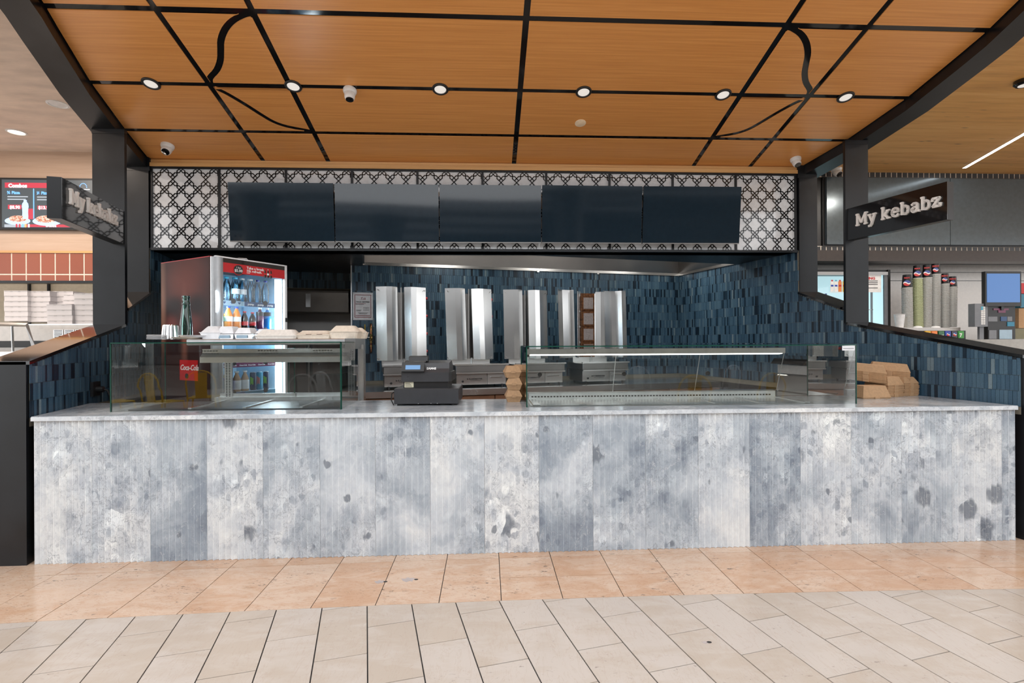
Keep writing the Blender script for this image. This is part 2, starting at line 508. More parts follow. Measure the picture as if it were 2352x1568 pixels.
for k in range(-21, 24):
    u0, u1 = .003 + PU * k + G * 1.3, .003 + PU * (k + 1) - G * 1.3
    base = (2.592 if k % 2 == 0 else 2.372) - .004 * k
    for n in range(-5, 3):
        v0, v1 = base + PV * n + G, base + PV * (n + 1) - G
        poly = [(u * GE[0] + v * GD[0], u * GE[1] + v * GD[1]) for u, v in ((u0, v0), (u1, v0), (u1, v1), (u0, v1))]
        cx = sum(p[0] for p in poly) / 4; cy = sum(p[1] for p in poly) / 4
        if not (-4.3 < cx < 4.6 and cy > .95): continue
        s = -.017 * (cx - .75)                                  # slope of the curved joint here
        poly = clip(poly, -s, 1, arc_lo(cx) - s * cx)
        if len(poly) < 3 or area(poly) < 5e-4: continue
        MB().prism(poly, -.01, R.uniform(-.0005, .0005)).build('limestone_paver', 'limestone', floor)
far = MB()
for k in range(-40, 40):                                          # pavers behind the lens, too far off to count
    for n in range(-24, 4):
        base = (2.592 if k % 2 == 0 else 2.372) - .004 * k
        u0, u1, v0, v1 = .003 + PU * k + .003, .003 + PU * (k + 1) - .003, base + PV * n + .002, base + PV * (n + 1) - .002
        q = [(u * GE[0] + v * GD[0], u * GE[1] + v * GD[1]) for u, v in ((u0, v0), (u1, v0), (u1, v1), (u0, v1))]
        cx = sum(p[0] for p in q) / 4; cy = sum(p[1] for p in q) / 4
        if (-4.3 < cx < 4.6 and cy > .95) or max(p[1] for p in q) > arc_lo(cx) - .02 or abs(cx) > 9 or cy < -7: continue
        far.add([(x, y, -.0005) for x, y in q], [(0, 1, 2, 3)])
MB().box((-26, -27, -.0038), (26, -6.9, -.0018)).build('far_paving', 'hall_paving', floor)
for x0, x1 in ((-26, -8.9), (8.9, 26)): MB().box((x0, -6.9, -.0038), (x1, 3.6, -.0018)).build('far_paving', 'hall_paving', floor)
tag(far.build('paver_field', 'limestone', floor), kind='stuff')

M('chewed_gum', (.42, .37, .36), .8)
for px_, py_, r_ in ((938, 1331, .030), (872, 1336, .022), (1620, 1475, .012)):                  # trodden marks on the stone
    p = at_z(px_, py_, 0)
    n = 14
    ring = [(p.x + r_ * (1.3 + .35 * math.sin(2.3 * k)) * math.cos(2 * PI * k / n), p.y + r_ * (.8 + .25 * math.cos(3.1 * k)) * math.sin(2 * PI * k / n)) for k in range(n)]
    MB().prism(ring, 0, .0012).build('floor_stain', 'chewed_gum', floor)
    MB().prism([(p.x + r_ * 1.5 + .012 * math.cos(2 * PI * k / 8), p.y + .008 * math.sin(2 * PI * k / 8)) for k in range(8)], 0, .0013).build('floor_chip', 'grout', floor)

# ------------------------------------------------------------------ side walls, back wall
PROF = [(3.350, 1.268), (4.668, 1.545), (4.669, 1.668), (5.205, 1.878), (5.206, 3.2), (8.2, 3.2)]
def sill_z(y):
    for (a, b), (c, d) in zip(PROF, PROF[1:]):
        if a <= y <= c: return b + (d - b) * (y - a) / (c - a)
    return PROF[0][1] if y < PROF[0][0] else 3.2
TH, TW = .1085, .0257                                     # tile pitch
TB = MB().box((.001, -.006, .001), (TW - .001, 0, TH - .001))
def tile_mesh():
    o = TB.build('tile', 'blue_tile')
    me = o.data
    bpy.data.objects.remove(o)
    return me
TILE = tile_mesh()
def side_wall(name, base, sgn, thick, n_single):
    """sgn: +1 the shop lies towards +x of this wall (left wall), -1 the other way"""
    def P(y, off): return (wall_x(base, y) + off, y)
    core = MB()
    ys = [p[0] for p in PROF]
    o_in, o_out = -sgn * .012, -sgn * thick
    rings = []
    pr = [(3.350, 0)] + PROF + [(8.2, 0)]
    a = [(*P(y, o_in), z) for y, z in pr]; b = [(*P(y, o_out), z) for y, z in pr]
    n = len(a)
    core.add(a + b, [tuple(range(n)), tuple(range(2 * n - 1, n - 1, -1))] + [((i + 1) % n, i, n + i, n + (i + 1) % n) for i in range(n)])
    w = tag(core.build(name, 'black_steel'), kind='structure')
    # grout bed behind the tiles
    bed = MB()
    p2 = [(3.372, .86)] + [(y if i else 3.372, z - .022) for i, (y, z) in enumerate(PROF[:4])] + [(5.206, 2.31), (7.6, 2.31), (7.6, .86)]
    bed.add([(*P(y, -sgn * .0065), z) for y, z in p2], [tuple(range(len(p2))) if sgn < 0 else tuple(range(len(p2) - 1, -1, -1))])
    bed.build('grout_bed', 'tile_grout', w)
    # tiles
    ang = math.atan2(GD[1], GD[0])
    field = MB(); single = []
    row = 0; z = 1.022 - TH * 1
    s_end = (7.27 - 3.372) / GD[1] if sgn < 0 else (6.9 - 3.372) / GD[1]
    while z < 2.35:
        off = R.uniform(-TW, 0)
        s = off
        while s < s_end:
            a0, a1 = max(s, 0), s + TW
            ym = 3.372 + (a0 + a1) / 2 * GD[1]
            top = min(z + TH, min(sill_z(3.372 + a0 * GD[1]), sill_z(3.372 + a1 * GD[1])) - .022, 2.31)
            if a1 - a0 > .006 and top - z > .008:
                single.append((ym, a0, a1, z, top))
            s += TW
        z += TH; row += 1
    single.sort()
    def frame(a, zz, proud):
        y = 3.372 + a * GD[1]; x = wall_x(base, y)
        return x - sgn * (.006 - proud), y, zz
    for i, (ym, a0, a1, z0, z1) in enumerate(single):
        proud = R.uniform(-.0012, .0012)
        full = z1 - z0 > TH - 1e-6 and a1 - a0 > TW - 1e-6
        if i < n_single:
            # local x runs along the wall, local -y out of it
            if sgn < 0: loc, rz = frame(a1, z0, proud), ang + PI
            else: loc, rz = frame(a0, z0, proud), ang
            if sgn < 0: loc = frame(a1, z0, proud)
            o = share(TILE, 'tile', w, loc, (0, 0, rz), ((a1 - a0) / TW, 1, (z1 - z0) / TH))
            if sgn > 0: o.rotation_euler = (0, 0, ang)
            # keep the outer face towards the shop
            nrm = Vector((math.sin(o.rotation_euler.z), -math.cos(o.rotation_euler.z)))
            if nrm.x * sgn < 0:
                o.rotation_euler = (0, 0, o.rotation_euler.z + PI)
                o.location = frame(a1 if sgn > 0 else a0, z0, proud)
        else:
            q = []
            for (aa, zz) in ((a0 + .0010, z0 + .0008), (a1 - .0010, z0 + .0008), (a1 - .0010, z1 - .0008), (a0 + .0010, z1 - .0008)):
                y = 3.372 + aa * GD[1]; x = wall_x(base, y)
                q.append(((x - sgn * .006, y, zz), (x + sgn * proud, y, zz)))
            vs = [p[0] for p in q] + [p[1] for p in q]
            fs = [(4, 5, 6, 7)] + [(i, (i + 1) % 4, 4 + (i + 1) % 4, 4 + i) for i in range(4)]
            if sgn > 0: fs = [tuple(reversed(f)) for f in fs]
            field.add(vs, fs)
    tag(field.build('tile_field', 'blue_tile', w), kind='stuff')
    # polished black cap along the sloping top
    cap = MB()
    for (y0, z0), (y1, z1) in ((PROF[0], PROF[1]), ((4.72, sill_z(4.72)), PROF[3])):
        q = []
        for y, zz in ((y0, z0), (y1, z1)):
            for dz in (-.018, .004):
                q += [(*P(y, sgn * .010), zz + dz), (*P(y, -sgn * (thick + .006)), zz + dz)]
        fs = [(0, 1, 3, 2), (4, 6, 7, 5), (0, 2, 6, 4), (1, 5, 7, 3), (2, 3, 7, 6), (0, 4, 5, 1)]
        cap.add(q, fs if sgn > 0 else [tuple(reversed(f)) for f in fs])
    cap.build('sill', 'black_gloss', w)
    return w
wall_left = side_wall('wall_left', L0, 1, .245, 260)
wall_right = side_wall('wall_right', R0, -1, .205, 300)
tag(MB().box((-4.3, 3.36, 0), (-3.118, 3.42, 1.255)).build('trim_1', 'black_steel'), kind='structure')
tag(MB().box((3.87, 3.37, 0), (5.0, 3.43, 1.262)).build('trim_2', 'black_steel'), kind='structure')

def gpt(s, off, z=0.0):
    """s metres from the back corner towards the left along the back wall, off metres out of it"""
    return (CORNER[0] - GE[0] * s - GD[0] * off, CORNER[1] - GE[1] * s - GD[1] * off, z)
BW = 4.488                                                # length of the back wall
def slab_on_grid(name, s0, s1, o0, o1, z0, z1, mat, parent=None, kind=None):
    p = [gpt(s0, o0), gpt(s0, o1), gpt(s1, o1), gpt(s1, o0)]
    q = [(a, b) for a, b, _ in p]
    if area(q) < 0: q.reverse()
    o = MB().prism(q, z0, z1).build(name, mat, parent)
    if kind: tag(o, kind=kind)
    return o
wall_back = slab_on_grid('wall_back', -.3, BW, -.25, -.007, 0, 3.1, 'tile_grout', kind='structure')
fld = MB()
z = 1.022 - TH
while z < 2.31:
    s = R.uniform(-TW, 0)
    while s < BW:
        a0, a1 = max(s, 0), min(s + TW, BW)
        z1 = min(z + TH, 2.34)
        pr = R.uniform(-.0012, .0012)
        if a1 - a0 > .006:
            q = [gpt(a1 - .0010, -.006, z + .0008), gpt(a0 + .0010, -.006, z + .0008), gpt(a0 + .0010, -.006, z1 - .0008), gpt(a1 - .0010, -.006, z1 - .0008)]
            q2 = [(x - GD[0] * (.006 + pr), y - GD[1] * (.006 + pr), zz) for x, y, zz in q]
            fld.add(q + q2, [(4, 5, 6, 7)] + [(i, (i + 1) % 4, 4 + (i + 1) % 4, 4 + i) for i in range(4)])
        s += TW
    z += TH
tag(fld.build('tile_field', 'blue_tile', wall_back), kind='stuff')
slab_on_grid('edge_trim', BW, BW + .012, -.05, .004, .1, 2.32, 'aluminium', wall_back)
# deeper kitchen behind the left part of the back wall
lint = slab_on_grid('wall_lintel', BW, BW + 2.6, -.95, -.75, 2.08, 3.1, 'tile_grout', kind='structure')
fld = MB()
z = 2.09
while z < 2.32:
    s = BW
    while s < BW + 2.5:
        q = [gpt(s + TW - .0007, -.75, z), gpt(s + .0007, -.75, z), gpt(s + .0007, -.75, z + TH - .001), gpt(s + TW - .0007, -.75, z + TH - .001)]
        q2 = [(x - GD[0] * .006, y - GD[1] * .006, zz) for x, y, zz in q]
        fld.add(q + q2, [(4, 5, 6, 7)] + [(i, (i + 1) % 4, 4 + (i + 1) % 4, 4 + i) for i in range(4)])
        s += TW
    z += TH
tag(fld.build('tile_field', 'blue_tile', lint), kind='stuff')
slab_on_grid('wall_kitchen', BW - .1, BW + 3.2, -1.75, -1.65, 0, 3.1, 'steel_dark', kind='structure')
slab_on_grid('wall_passage', BW - .06, BW, -1.7, -.25, 0, 3.1, 'cabinet_wood', kind='structure')

# ------------------------------------------------------------------ lowered ceiling behind the bulkhead
soff = MB()
soff.box((-3.45, BY - .02, BZ0), (3.35, BY + .24, BZ0 + .02))
h_f = 1.22                                                # hood reaches this far out of the back wall
SB = BY + .24
for p in ([(-3.5, SB), gpt(4.362, .79)[:2], gpt(4.362, -.02)[:2], gpt(4.49, -.02)[:2], gpt(4.49, -1.8)[:2], (-4.1, 8.3)], [(.1, SB), (3.35, SB), gpt(-.2, h_f)[:2], gpt(2.62, h_f)[:2]]):
    if area(p) < 0: p.reverse()
    soff.add([(x, y, BZ0) for x, y in p] + [(x, y, BZ0 + .02) for x, y in p], [tuple(range(len(p) - 1, -1, -1)), tuple(range(len(p), 2 * len(p)))])
tag(soff.build('ceiling_soffit', 'soffit_black'), kind='structure')

# ------------------------------------------------------------------ bulkhead with lattice panels
bulk = tag(MB().box((-3.34, BY + .004, BZ0), (3.28, BY + .2, BZ1 + .05)).build('wall_bulkhead', 'soffit_black'), kind='structure')
edges = [-3.284, -2.635, -1.988, -1.340, -.690, -.036, .612, 1.264, 1.922, 2.588, 3.226]
PZ0, PZ1 = 2.315, 3.094
U = .158 / 267                                            # drawing unit of the pattern
def cell_segs():
    out = []
    for sx in (1, -1):
        for sy in (1, -1):
            out += [((70 * sx, 105 * sy), (70 * sx, 34 * sy)), ((0, 172.5 * sy), (70 * sx, 105 * sy)), ((35 * sx, 65 * sy), (-35 * sx, 138 * sy)), ((35 * sx, 65 * sy), (101 * sx, 65 * sy))]
    for sy in (1, -1):
        out += [((101, 65 * sy), (197, -34 * sy)), ((70, 34 * sy), (166, -65 * sy))]
    return out
def clip_seg(a, b, x0, x1, z0, z1):
    t0, t1 = 0.0, 1.0
    dx, dz = b[0] - a[0], b[1] - a[1]
    for p, q in ((-dx, a[0] - x0), (dx, x1 - a[0]), (-dz, a[1] - z0), (dz, z1 - a[1])):
        if abs(p) < 1e-9:
            if q < 0: return None
        else:
            t = q / p
            if p < 0: t0 = max(t0, t)
            else: t1 = min(t1, t)
    if t0 >= t1: return None
    return (a[0] + dx * t0, a[1] + dz * t0), (a[0] + dx * t1, a[1] + dz * t1)
SEGS = cell_segs()
offs = [.033, .02, .03, .05, .04, .02, .03, .06, .09, .115]
for i in range(10):
    x0, x1 = edges[i] + .010, edges[i + 1] - .010
    MB().box((x0, BY - .004, PZ0), (x1, BY + .003, PZ1)).build('backing_panel', 'white_gloss', bulk)
    lat = MB()
    hw = .0045
    for c in range(-1, 6):
        for r in range(-1, 5):
            ox, oz = x0 + offs[i] + .158 * c, PZ1 - .1008 - 172.5 * U - .2046 * r
            for a, b in SEGS:
                s = clip_seg((ox + a[0] * U, oz + a[1] * U), (ox + b[0] * U, oz + b[1] * U), x0, x1, PZ0, PZ1)
                if not s: continue
                (ax, az), (bx, bz) = s
                d = math.hypot(bx - ax, bz - az)
                if d < .002: continue
                tx, tz = (bx - ax) / d, (bz - az) / d
                ax, az, bx, bz = ax - tx * .002, az - tz * .002, bx + tx * .002, bz + tz * .002
                q = [(ax - tz * hw, az + tx * hw), (ax + tz * hw, az - tx * hw), (bx + tz * hw, bz - tx * hw), (bx - tz * hw, bz + tx * hw)]
                q = [(min(max(x, x0), x1), min(max(zz, PZ0), PZ1)) for x, zz in q]
                lat.add([(x, BY - .0085, zz) for x, zz in q] + [(x, BY - .004, zz) for x, zz in q], [(0, 1, 2, 3)] + [((k + 1) % 4, k, 4 + k, 4 + (k + 1) % 4) for k in range(4)])
    lat.build('lattice', 'lattice_black', bulk)
for x in edges:
    MB().box((x - .0115, BY - .016, PZ0 - .002), (x + .0115, BY + .003, PZ1 + .002)).build('mullion', 'black_steel', bulk)
MB().box((-3.30, BY - .022, BZ0 - .004), (3.25, BY + .003, PZ0)).build('bottom_rail', 'black_steel', bulk)
MB().box((-3.30, BY - .018, PZ1), (3.25, BY + .003, PZ1 + .022)).build('top_rail', 'black_steel', bulk)
tr = tag(MB().box((-3.33, BY - .03, PZ1 + .020), (3.27, BY + .003, PZ1 + .056)).build('trim_3', 'trim_wood'), kind='structure')
MB().box((-3.33, BY - .012, PZ1 + .058), (3.27, BY + .003, 3.185)).build('upper_board', 'trim_wood', tr)

# ------------------------------------------------------------------ sloping timber ceiling
CZ, CS = 3.198, .262
CF = 2.55                                                 # front edge
def cz(y): return CZ + CS * (BY - y)
inL = [(-2.60, 2.50), (-2.80, 3.0), (-2.925, 3.54), (-2.989, 3.74), (-3.14, 4.244), (-3.26, 4.829), (-3.335, 5.30)]
inR = [(3.52, 2.50), (3.61, 3.0), (3.645, 3.343), (3.666, 3.60), (3.655, 3.817), (3.616, 4.269), (3.476, 4.833), (3.275, 5.30)]
def lerp_x(pts, y):
    for (x0, y0), (x1, y1) in zip(pts, pts[1:]):
        if y0 <= y <= y1: return x0 + (x1 - x0) * (y - y0) / (y1 - y0)
    return pts[0][0] if y < pts[0][1] else pts[-1][0]
def slope_slab(poly, lo, hi):
    """outline in plan laid against the sloping ceiling; lo, hi: offset below it"""
    n = len(poly)
    if area(poly) < 0: poly = poly[::-1]
    return MB().add([(x, y, cz(y) - hi) for x, y in poly] + [(x, y, cz(y) - lo) for x, y in poly],
                    [tuple(range(n - 1, -1, -1)), tuple(range(n, 2 * n))] + [(i, (i + 1) % n, n + (i + 1) % n, n + i) for i in range(n)])
ceil = tag(slope_slab([(x, y) for x, y in inL] + [(x, y) for x, y in reversed(inR)], -.06, 0).build('ceiling', 'black_strip'), kind='structure')
SW = .0225                                                # half a strip
CX = [None, -2.217, -1.578, .285, 2.150, 2.750, None]
RY = [CF, 3.578, 4.249, 4.813, 5.268]
def offset(pts, d):
    out = []
    for i, p in enumerate(pts):
        a, b = pts[max(i - 1, 0)], pts[min(i + 1, len(pts) - 1)]
        l = math.hypot(b[0] - a[0], b[1] - a[1])
        out.append((p[0] - (b[1] - a[1]) / l * d, p[1] + (b[0] - a[0]) / l * d))
    return out
CURVE_A = [(0.0, 0.0), (0.003, 0.017), (0.01, 0.041), (0.031, 0.073), (0.078, 0.114), (0.14, 0.161), (0.197, 0.211), (0.243, 0.261), (0.285, 0.313), (0.322, 0.364), (0.353, 0.414), (0.379, 0.463), (0.405, 0.511), (0.429, 0.557), (0.452, 0.602), (0.481, 0.649), (0.519, 0.7), (0.563, 0.752), (0.61, 0.801), (0.659, 0.844), (0.711, 0.884), (0.764, 0.918), (0.821, 0.948), (0.88, 0.973), (0.928, 0.991), (0.961, 0.999), (0.985, 1.0), (1, 1)]
CURVE_B = [(0.0, 0.0), (-0.008, 0.0), (-0.018, 0.001), (-0.015, 0.012), (0.01, 0.036), (0.049, 0.069), (0.088, 0.108), (0.123, 0.152), (0.159, 0.202), (0.194, 0.254), (0.229, 0.307), (0.264, 0.363), (0.299, 0.421), (0.334, 0.481), (0.369, 0.544), (0.405, 0.605), (0.442, 0.666), (0.48, 0.726), (0.523, 0.779), (0.57, 0.823), (0.622, 0.86), (0.69, 0.896), (0.794, 0.935), (0.914, 0.974), (1, 1)]
def wood_strip(curve, xb):
    """panel between a swinging strip and the straight side x = xb"""
    pts = [p for i, p in enumerate(curve) if i == 0 or abs(p[1] - curve[i - 1][1]) > 1e-4]
    n = len(pts)
    mb = MB()
    lo = [(x, y, cz(y) - .006) for x, y in pts] + [(xb, y, cz(y) - .006) for x, y in pts]
    hi = [(x, y, cz(y) + .001) for x, y in pts]
    fl = (pts[-1][1] > pts[0][1]) != (xb > pts[n // 2][0])
    fs = [(i, i + 1, n + i + 1, n + i) for i in range(n - 1)] + [(2 * n + i, 2 * n + i + 1, i + 1, i) for i in range(n - 1)]
    mb.add(lo + hi, [tuple(reversed(f)) for f in fs] if fl else fs)
    mb.build('wood_panel', 'ceiling_wood', ceil)
def wood_panel(poly):
    slope_slab(poly, -.001, .006).build('wood_panel', 'ceiling_wood', ceil)
for ci in range(6):
    for ri in range(4):
        y0, y1 = RY[ri] + SW * (ri > 0), RY[ri + 1] - SW * (ri < 3)
        if ci == 0:
            poly = [(lerp_x(inL, y) + .012, y) for y in (y0 + (y1 - y0) * k / 4 for k in range(5))]
            wood_panel(poly + [(CX[1] - SW, y1), (CX[1] - SW, y0)]); continue
        if ci == 5:
            poly = [(lerp_x(inR, y) - .012, y) for y in (y0 + (y1 - y0) * k / 4 for k in range(5))]
            wood_panel([(CX[5] + SW, y0)][:0] + poly + [(CX[5] + SW, y1), (CX[5] + SW, y0)]); continue
        x0, x1 = CX[ci] + SW, CX[ci + 1] - SW
        if ci in (1, 4) and ri in (1, 2):
            # the strip that swings from the inner strip line to the outer crossing
            xo, xi = (x0, x1) if ci == 1 else (x1, x0)         # outer, inner side
            p0 = (xo, y1 if ri == 1 else y0); p1 = (xi, y0 if ri == 1 else y1)
            # course of the strip, as fractions between the two crossings
            dx, dy = p1[0] - p0[0], p1[1] - p0[1]
            ctl = CURVE_A if ri == 1 else CURVE_B
            cur = [(p0[0] + a * dx, p0[1] + b * dy) for a, b in ctl]
            ca, cb = offset(cur, SW), offset(cur, -SW)
            def cl(pts): return [(min(max(x, x0), x1), min(max(y, y0), y1)) for x, y in pts]
            ca, cb = cl(ca), cl(cb)
            # which offset lies nearer the outer corner
            oc = (xo, p1[1])
            left = (p1[0] - p0[0]) * (oc[1] - p0[1]) - (p1[1] - p0[1]) * (oc[0] - p0[0]) > 0
            near, other = (ca, cb) if left else (cb, ca)
            wood_strip(near, xo); wood_strip(other, xi)
            continue
        wood_panel([(x0, y0), (x1, y0), (x1, y1), (x0, y1)])
# black portal beams along both edges
def beam(name, pts, sgn, width, drop):
    rs = []
    for x, y in pts:
        z = cz(y)
        rs.append([(x, y, z + .02), (x, y, z - drop), (x + sgn * width, y, z - drop), (x + sgn * width, y, z + .3)])
    if sgn < 0: rs = [list(reversed(r)) for r in rs]
    return tag(MB().rings(rs).build(name, 'black_steel'), kind='structure')
beam('beam_west', inL, -1, .225, .105)
beam('beam_east', inR, 1, .20, .10)
tag(MB().box((-3.1, CF - .09, cz(CF) - .12), (3.8, CF, cz(CF) + .3)).build('beam_front', 'black_steel'), kind='structure')
# posts standing on the sloping walls
def post(label, x0, x1, y, base, sgn):
    zt = cz(y) - .10
    z0, z1 = sill_z(y + .0005), sill_z(y + .10)
    t = thing('steel_post', label, 'post', (0, 0, 0), group='black posts on the side walls')
    z0 = sill_z(y)
    if y < 5: y, x0, x1 = 4.652, x0 - .002, x1 + .013 * (sgn > 0); x0 -= .013 * (sgn < 0); x1 += .006 * (sgn < 0); x0 -= .006 * (sgn > 0); z0 = sill_z(y)
    MB().box((x0, y, z0 - .006), (x1, y + .03, zt)).build('shaft', 'black_steel', t)
    MB().box((x0 - .002, y - .003, zt - .04), (x1 + .002, y + .033, zt)).build('head_plate', 'black_steel', t)
    return t
post('black steel post carrying the sign box beside the pizza shop', -3.163 - .25, -3.163, 4.670, L0, 1)
post('black steel post at the bulkhead end behind the drinks fridge', -3.287 - .36, -3.289, 5.206, L0, 1)
post('black steel post carrying the sign box in front of the grey menu panels', 3.366, 3.366 + .20, 4.670, R0, -1)
post('black steel post at the bulkhead end above the blue tiled wall', 3.240, 3.240 + .175, 5.206, R0, -1)

# ------------------------------------------------------------------ counter
t = thing('service_counter', 'long counter clad in fluted grey and white marble panels', 'counter', (0, 0, 0))
MB().box((-2.822, CY + .022, 0), (3.608, CY + .70, CT - .03)).build('carcass', 'cabinet_wood', t)
pe = [-2.826, -2.479, -2.124, -1.777, -1.429, -1.072, -.721, -.370, -.019, .337, .693, 1.044, 1.399, 1.748, 2.098, 2.449, 2.802, 3.160, 3.515, 3.612]
for x0, x1 in zip(pe, pe[1:]):
    n = max(2, round((x1 - x0) / .0392))
    x0, x1 = x0 + .0009, x1 - .0009
    w = (x1 - x0) / n
    prof = []
    for k in range(n):                                       # shallow scoops with narrow ridges between
        for a, d in ((0, 0), (.07, 0), (.09, .004), (.25, .010), (.5, .0135), (.75, .010), (.91, .004), (.93, 0)):
            prof.append((x0 + (k + a) * w, CY + d))
    prof.append((x1, CY))
    outline = prof + [(x1, CY + .022), (x0, CY + .022)]
    MB().prism(outline, 0.001, CT - .030).build('marble_panel', 'marble', t, smooth=22)
ct = thing('counter_top', 'polished pale marble worktop along the whole counter', 'worktop', (0, 0, 0))
xl = -2.835; xr = 3.622
poly = [(xl, CY - .012), (xr, CY - .012), (wall_x(R0, CY + .72) - .004, CY + .72), (wall_x(L0, CY + .72) + .004, CY + .72)]
MB().prism(poly, CT - .028, CT - .004).build('slab', 'marble_top', ct)
MB().prism([(xl + .002, CY - .010), (xr - .002, CY - .010), (wall_x(R0, CY + .72) - .006, CY + .718), (wall_x(L0, CY + .72) + .006, CY + .718)], CT - .004, CT).build('polished_face', 'marble_top', ct)

# ------------------------------------------------------------------ glass display cases
def pane(p, q, th, name, parent, mat='pane'):
    """upright sheet between two plan points with z range"""
    (x0, y0, z0), (x1, y1, z1) = p, q
    d = Vector((x1 - x0, y1 - y0)); d.normalize()
    nx, ny = -d.y * th / 2, d.x * th / 2
    o = MB().add([(x0, y0, z0), (x1, y1, z0), (x1, y1, z1), (x0, y0, z1)], [(0, 1, 2, 3)]).build(name, mat, parent)
    # green cut edges, four slim bars
    e = MB()
    for a, b in (((x0, y0), (x1, y1)),):
        e.add([(x0 - nx, y0 - ny, z1 - .004), (x1 - nx, y1 - ny, z1 - .004), (x1 + nx, y1 + ny, z1 - .004), (x0 + nx, y0 + ny, z1 - .004),
               (x0 - nx, y0 - ny, z1), (x1 - nx, y1 - ny, z1), (x1 + nx, y1 + ny, z1), (x0 + nx, y0 + ny, z1)], [(0, 3, 2, 1), (4, 5, 6, 7), (0, 1, 5, 4), (1, 2, 6, 5), (2, 3, 7, 6), (3, 0, 4, 7)])
        for (x, y), s in (((x0, y0), 1), ((x1, y1), -1)):
            e.add([(x - nx, y - ny, z0), (x + d.x * .004 * s - nx, y + d.y * .004 * s - ny, z0), (x + d.x * .004 * s + nx, y + d.y * .004 * s + ny, z0), (x + nx, y + ny, z0),
                   (x - nx, y - ny, z1), (x + d.x * .004 * s - nx, y + d.y * .004 * s - ny, z1), (x + d.x * .004 * s + nx, y + d.y * .004 * s + ny, z1), (x + nx, y + ny, z1)],
                  [(0, 3, 2, 1), (4, 5, 6, 7), (0, 1, 5, 4), (1, 2, 6, 5), (2, 3, 7, 6), (3, 0, 4, 7)])
    e.build('cut_edge', MATS['pane_green'], o)
    return o
m, nt, b = nodes_of('pane_green'); setp(b, (.012, .07, .05), .1, spec=.5); MATS['pane_green'] = m
def slotted(parent, x, y, z0, z1, wid, name='slotted_upright'):
    o = MB().box((x, y, z0), (x + wid, y + .02, z1)).build(name, 'aluminium', parent)
    s = MB()
    z = z0 + .02
    while z < z1 - .02:
        for c in (.2, .6):
            s.box((x + wid * c, y - .0012, z), (x + wid * (c + .24), y + .001, z + .006))
        z += .0125
    tag(s.build('slot_pattern', 'black_print', o), kind='stuff')
# case A: hot cabinet on the left half
AX0, AX1, AY0, AY1, AZ1 = -2.49, -.986, 3.535, 4.12, 1.382
a = thing('display_case', 'heated glass display case carrying takeaway boxes on its steel top shelf', 'display case', (0, 0, 0))
pane((AX0, AY0, CT), (AX1, AY0, AZ1), .008, 'front_pane', a)
pane((AX0, AY0 + .006, CT), (AX0, AY1, AZ1), .008, 'side_pane', a)
pane((AX1, AY0 + .006, CT), (AX1, AY1, AZ1), .008, 'side_pane', a)
tp = MB().box((AX0 + .002, AY0 + .004, AZ1 - .004), (AX1 - .002, AY0 + .34, AZ1 + .003)).build('top_pane', 'pane', a)
MB().box((AX0, AY0 - .002, AZ1 - .004), (AX1, AY0 + .004, AZ1 + .003)).build('cut_edge', 'pane_green', tp)
SX0, SX1 = AX0 + .30, AX1 + .012
MB().bev((SX0, AY0 + .33, AZ1 - .020), (SX1, AY1 + .06, AZ1 + .026), .006).build('top_shelf', 'aluminium', a)
MB().box((SX1 - .075, AY0 + .328, AZ1 - .052), (SX1 + .002, AY1 + .06, AZ1 + .026)).build('shelf_end', 'steel', a)
rail = MB().end([(AY0 + .36, 1.335), (AY0 + .36, 1.305), (AY0 + .325, 1.275), (AY0 + .325, 1.235), (AY0 + .33, 1.235), (AY0 + .335, 1.27), (AY0 + .375, 1.30), (AY0 + .375, 1.335)], AX0 + .40, AX1 - .03).build('lamp_rail', 'steel_bright', a)
sl = MB()
for c in (-2.05, -1.62, -1.22):
    for k in range(7): sl.box((c + k * .021 - .07, AY0 + .358, 1.318), (c + k * .021 - .056, AY0 + .361, 1.323))
tag(sl.build('vent_slot_pattern', 'black_print', rail), kind='stuff')
slotted(a, AX0 + .46, AY1 - .03, CT + .02, 1.30, .055)
slotted(a, AX1 - .10, AY1 - .03, CT + .02, 1.33, .05)
MB().box((AX1 - .012, AY1 - .04, CT), (AX1 + .022, AY1 + .03, AZ1 - .02)).build('corner_upright', 'steel', a)
MB().box((AX0 + .40, AY1 - .06, CT), (AX1 - .01, AY1 + .02, CT + .035)).build('door_track', 'aluminium', a)
for k, (x0, x1, y) in enumerate(((AX0 + .42, -1.50, AY1 - .01), (-1.56, AX1 - .05, AY1 + .01))):
    d = MB().add([(x0, y, CT + .035), (x1, y, CT + .035), (x1, y, 1.345), (x0, y, 1.345)], [(0, 1, 2, 3)]).build('sliding_door', 'clear', a)
    MB().box((x0, y - .006, CT + .035), (x1, y + .006, CT + .060)).build('door_rail', 'aluminium', d)
    MB().box((x1 - .008 if k == 0 else x0, y - .005, CT + .06), (x1 if k == 0 else x0 + .008, y + .005, 1.345)).build('door_edge', 'pane_green', d)
MB().box((AX0 + .08, AY0 + .05, CT + .0005), (AX1 - .02, AY1 - .06, CT + .006)).build('heated_deck', 'dark_plastic', a)
for x in (-2.02, -1.66, -1.28): MB().box((x, AY0 + .05, CT + .006), (x + .022, AY1 - .06, CT + .016)).build('pan_divider', 'steel_bright', a)
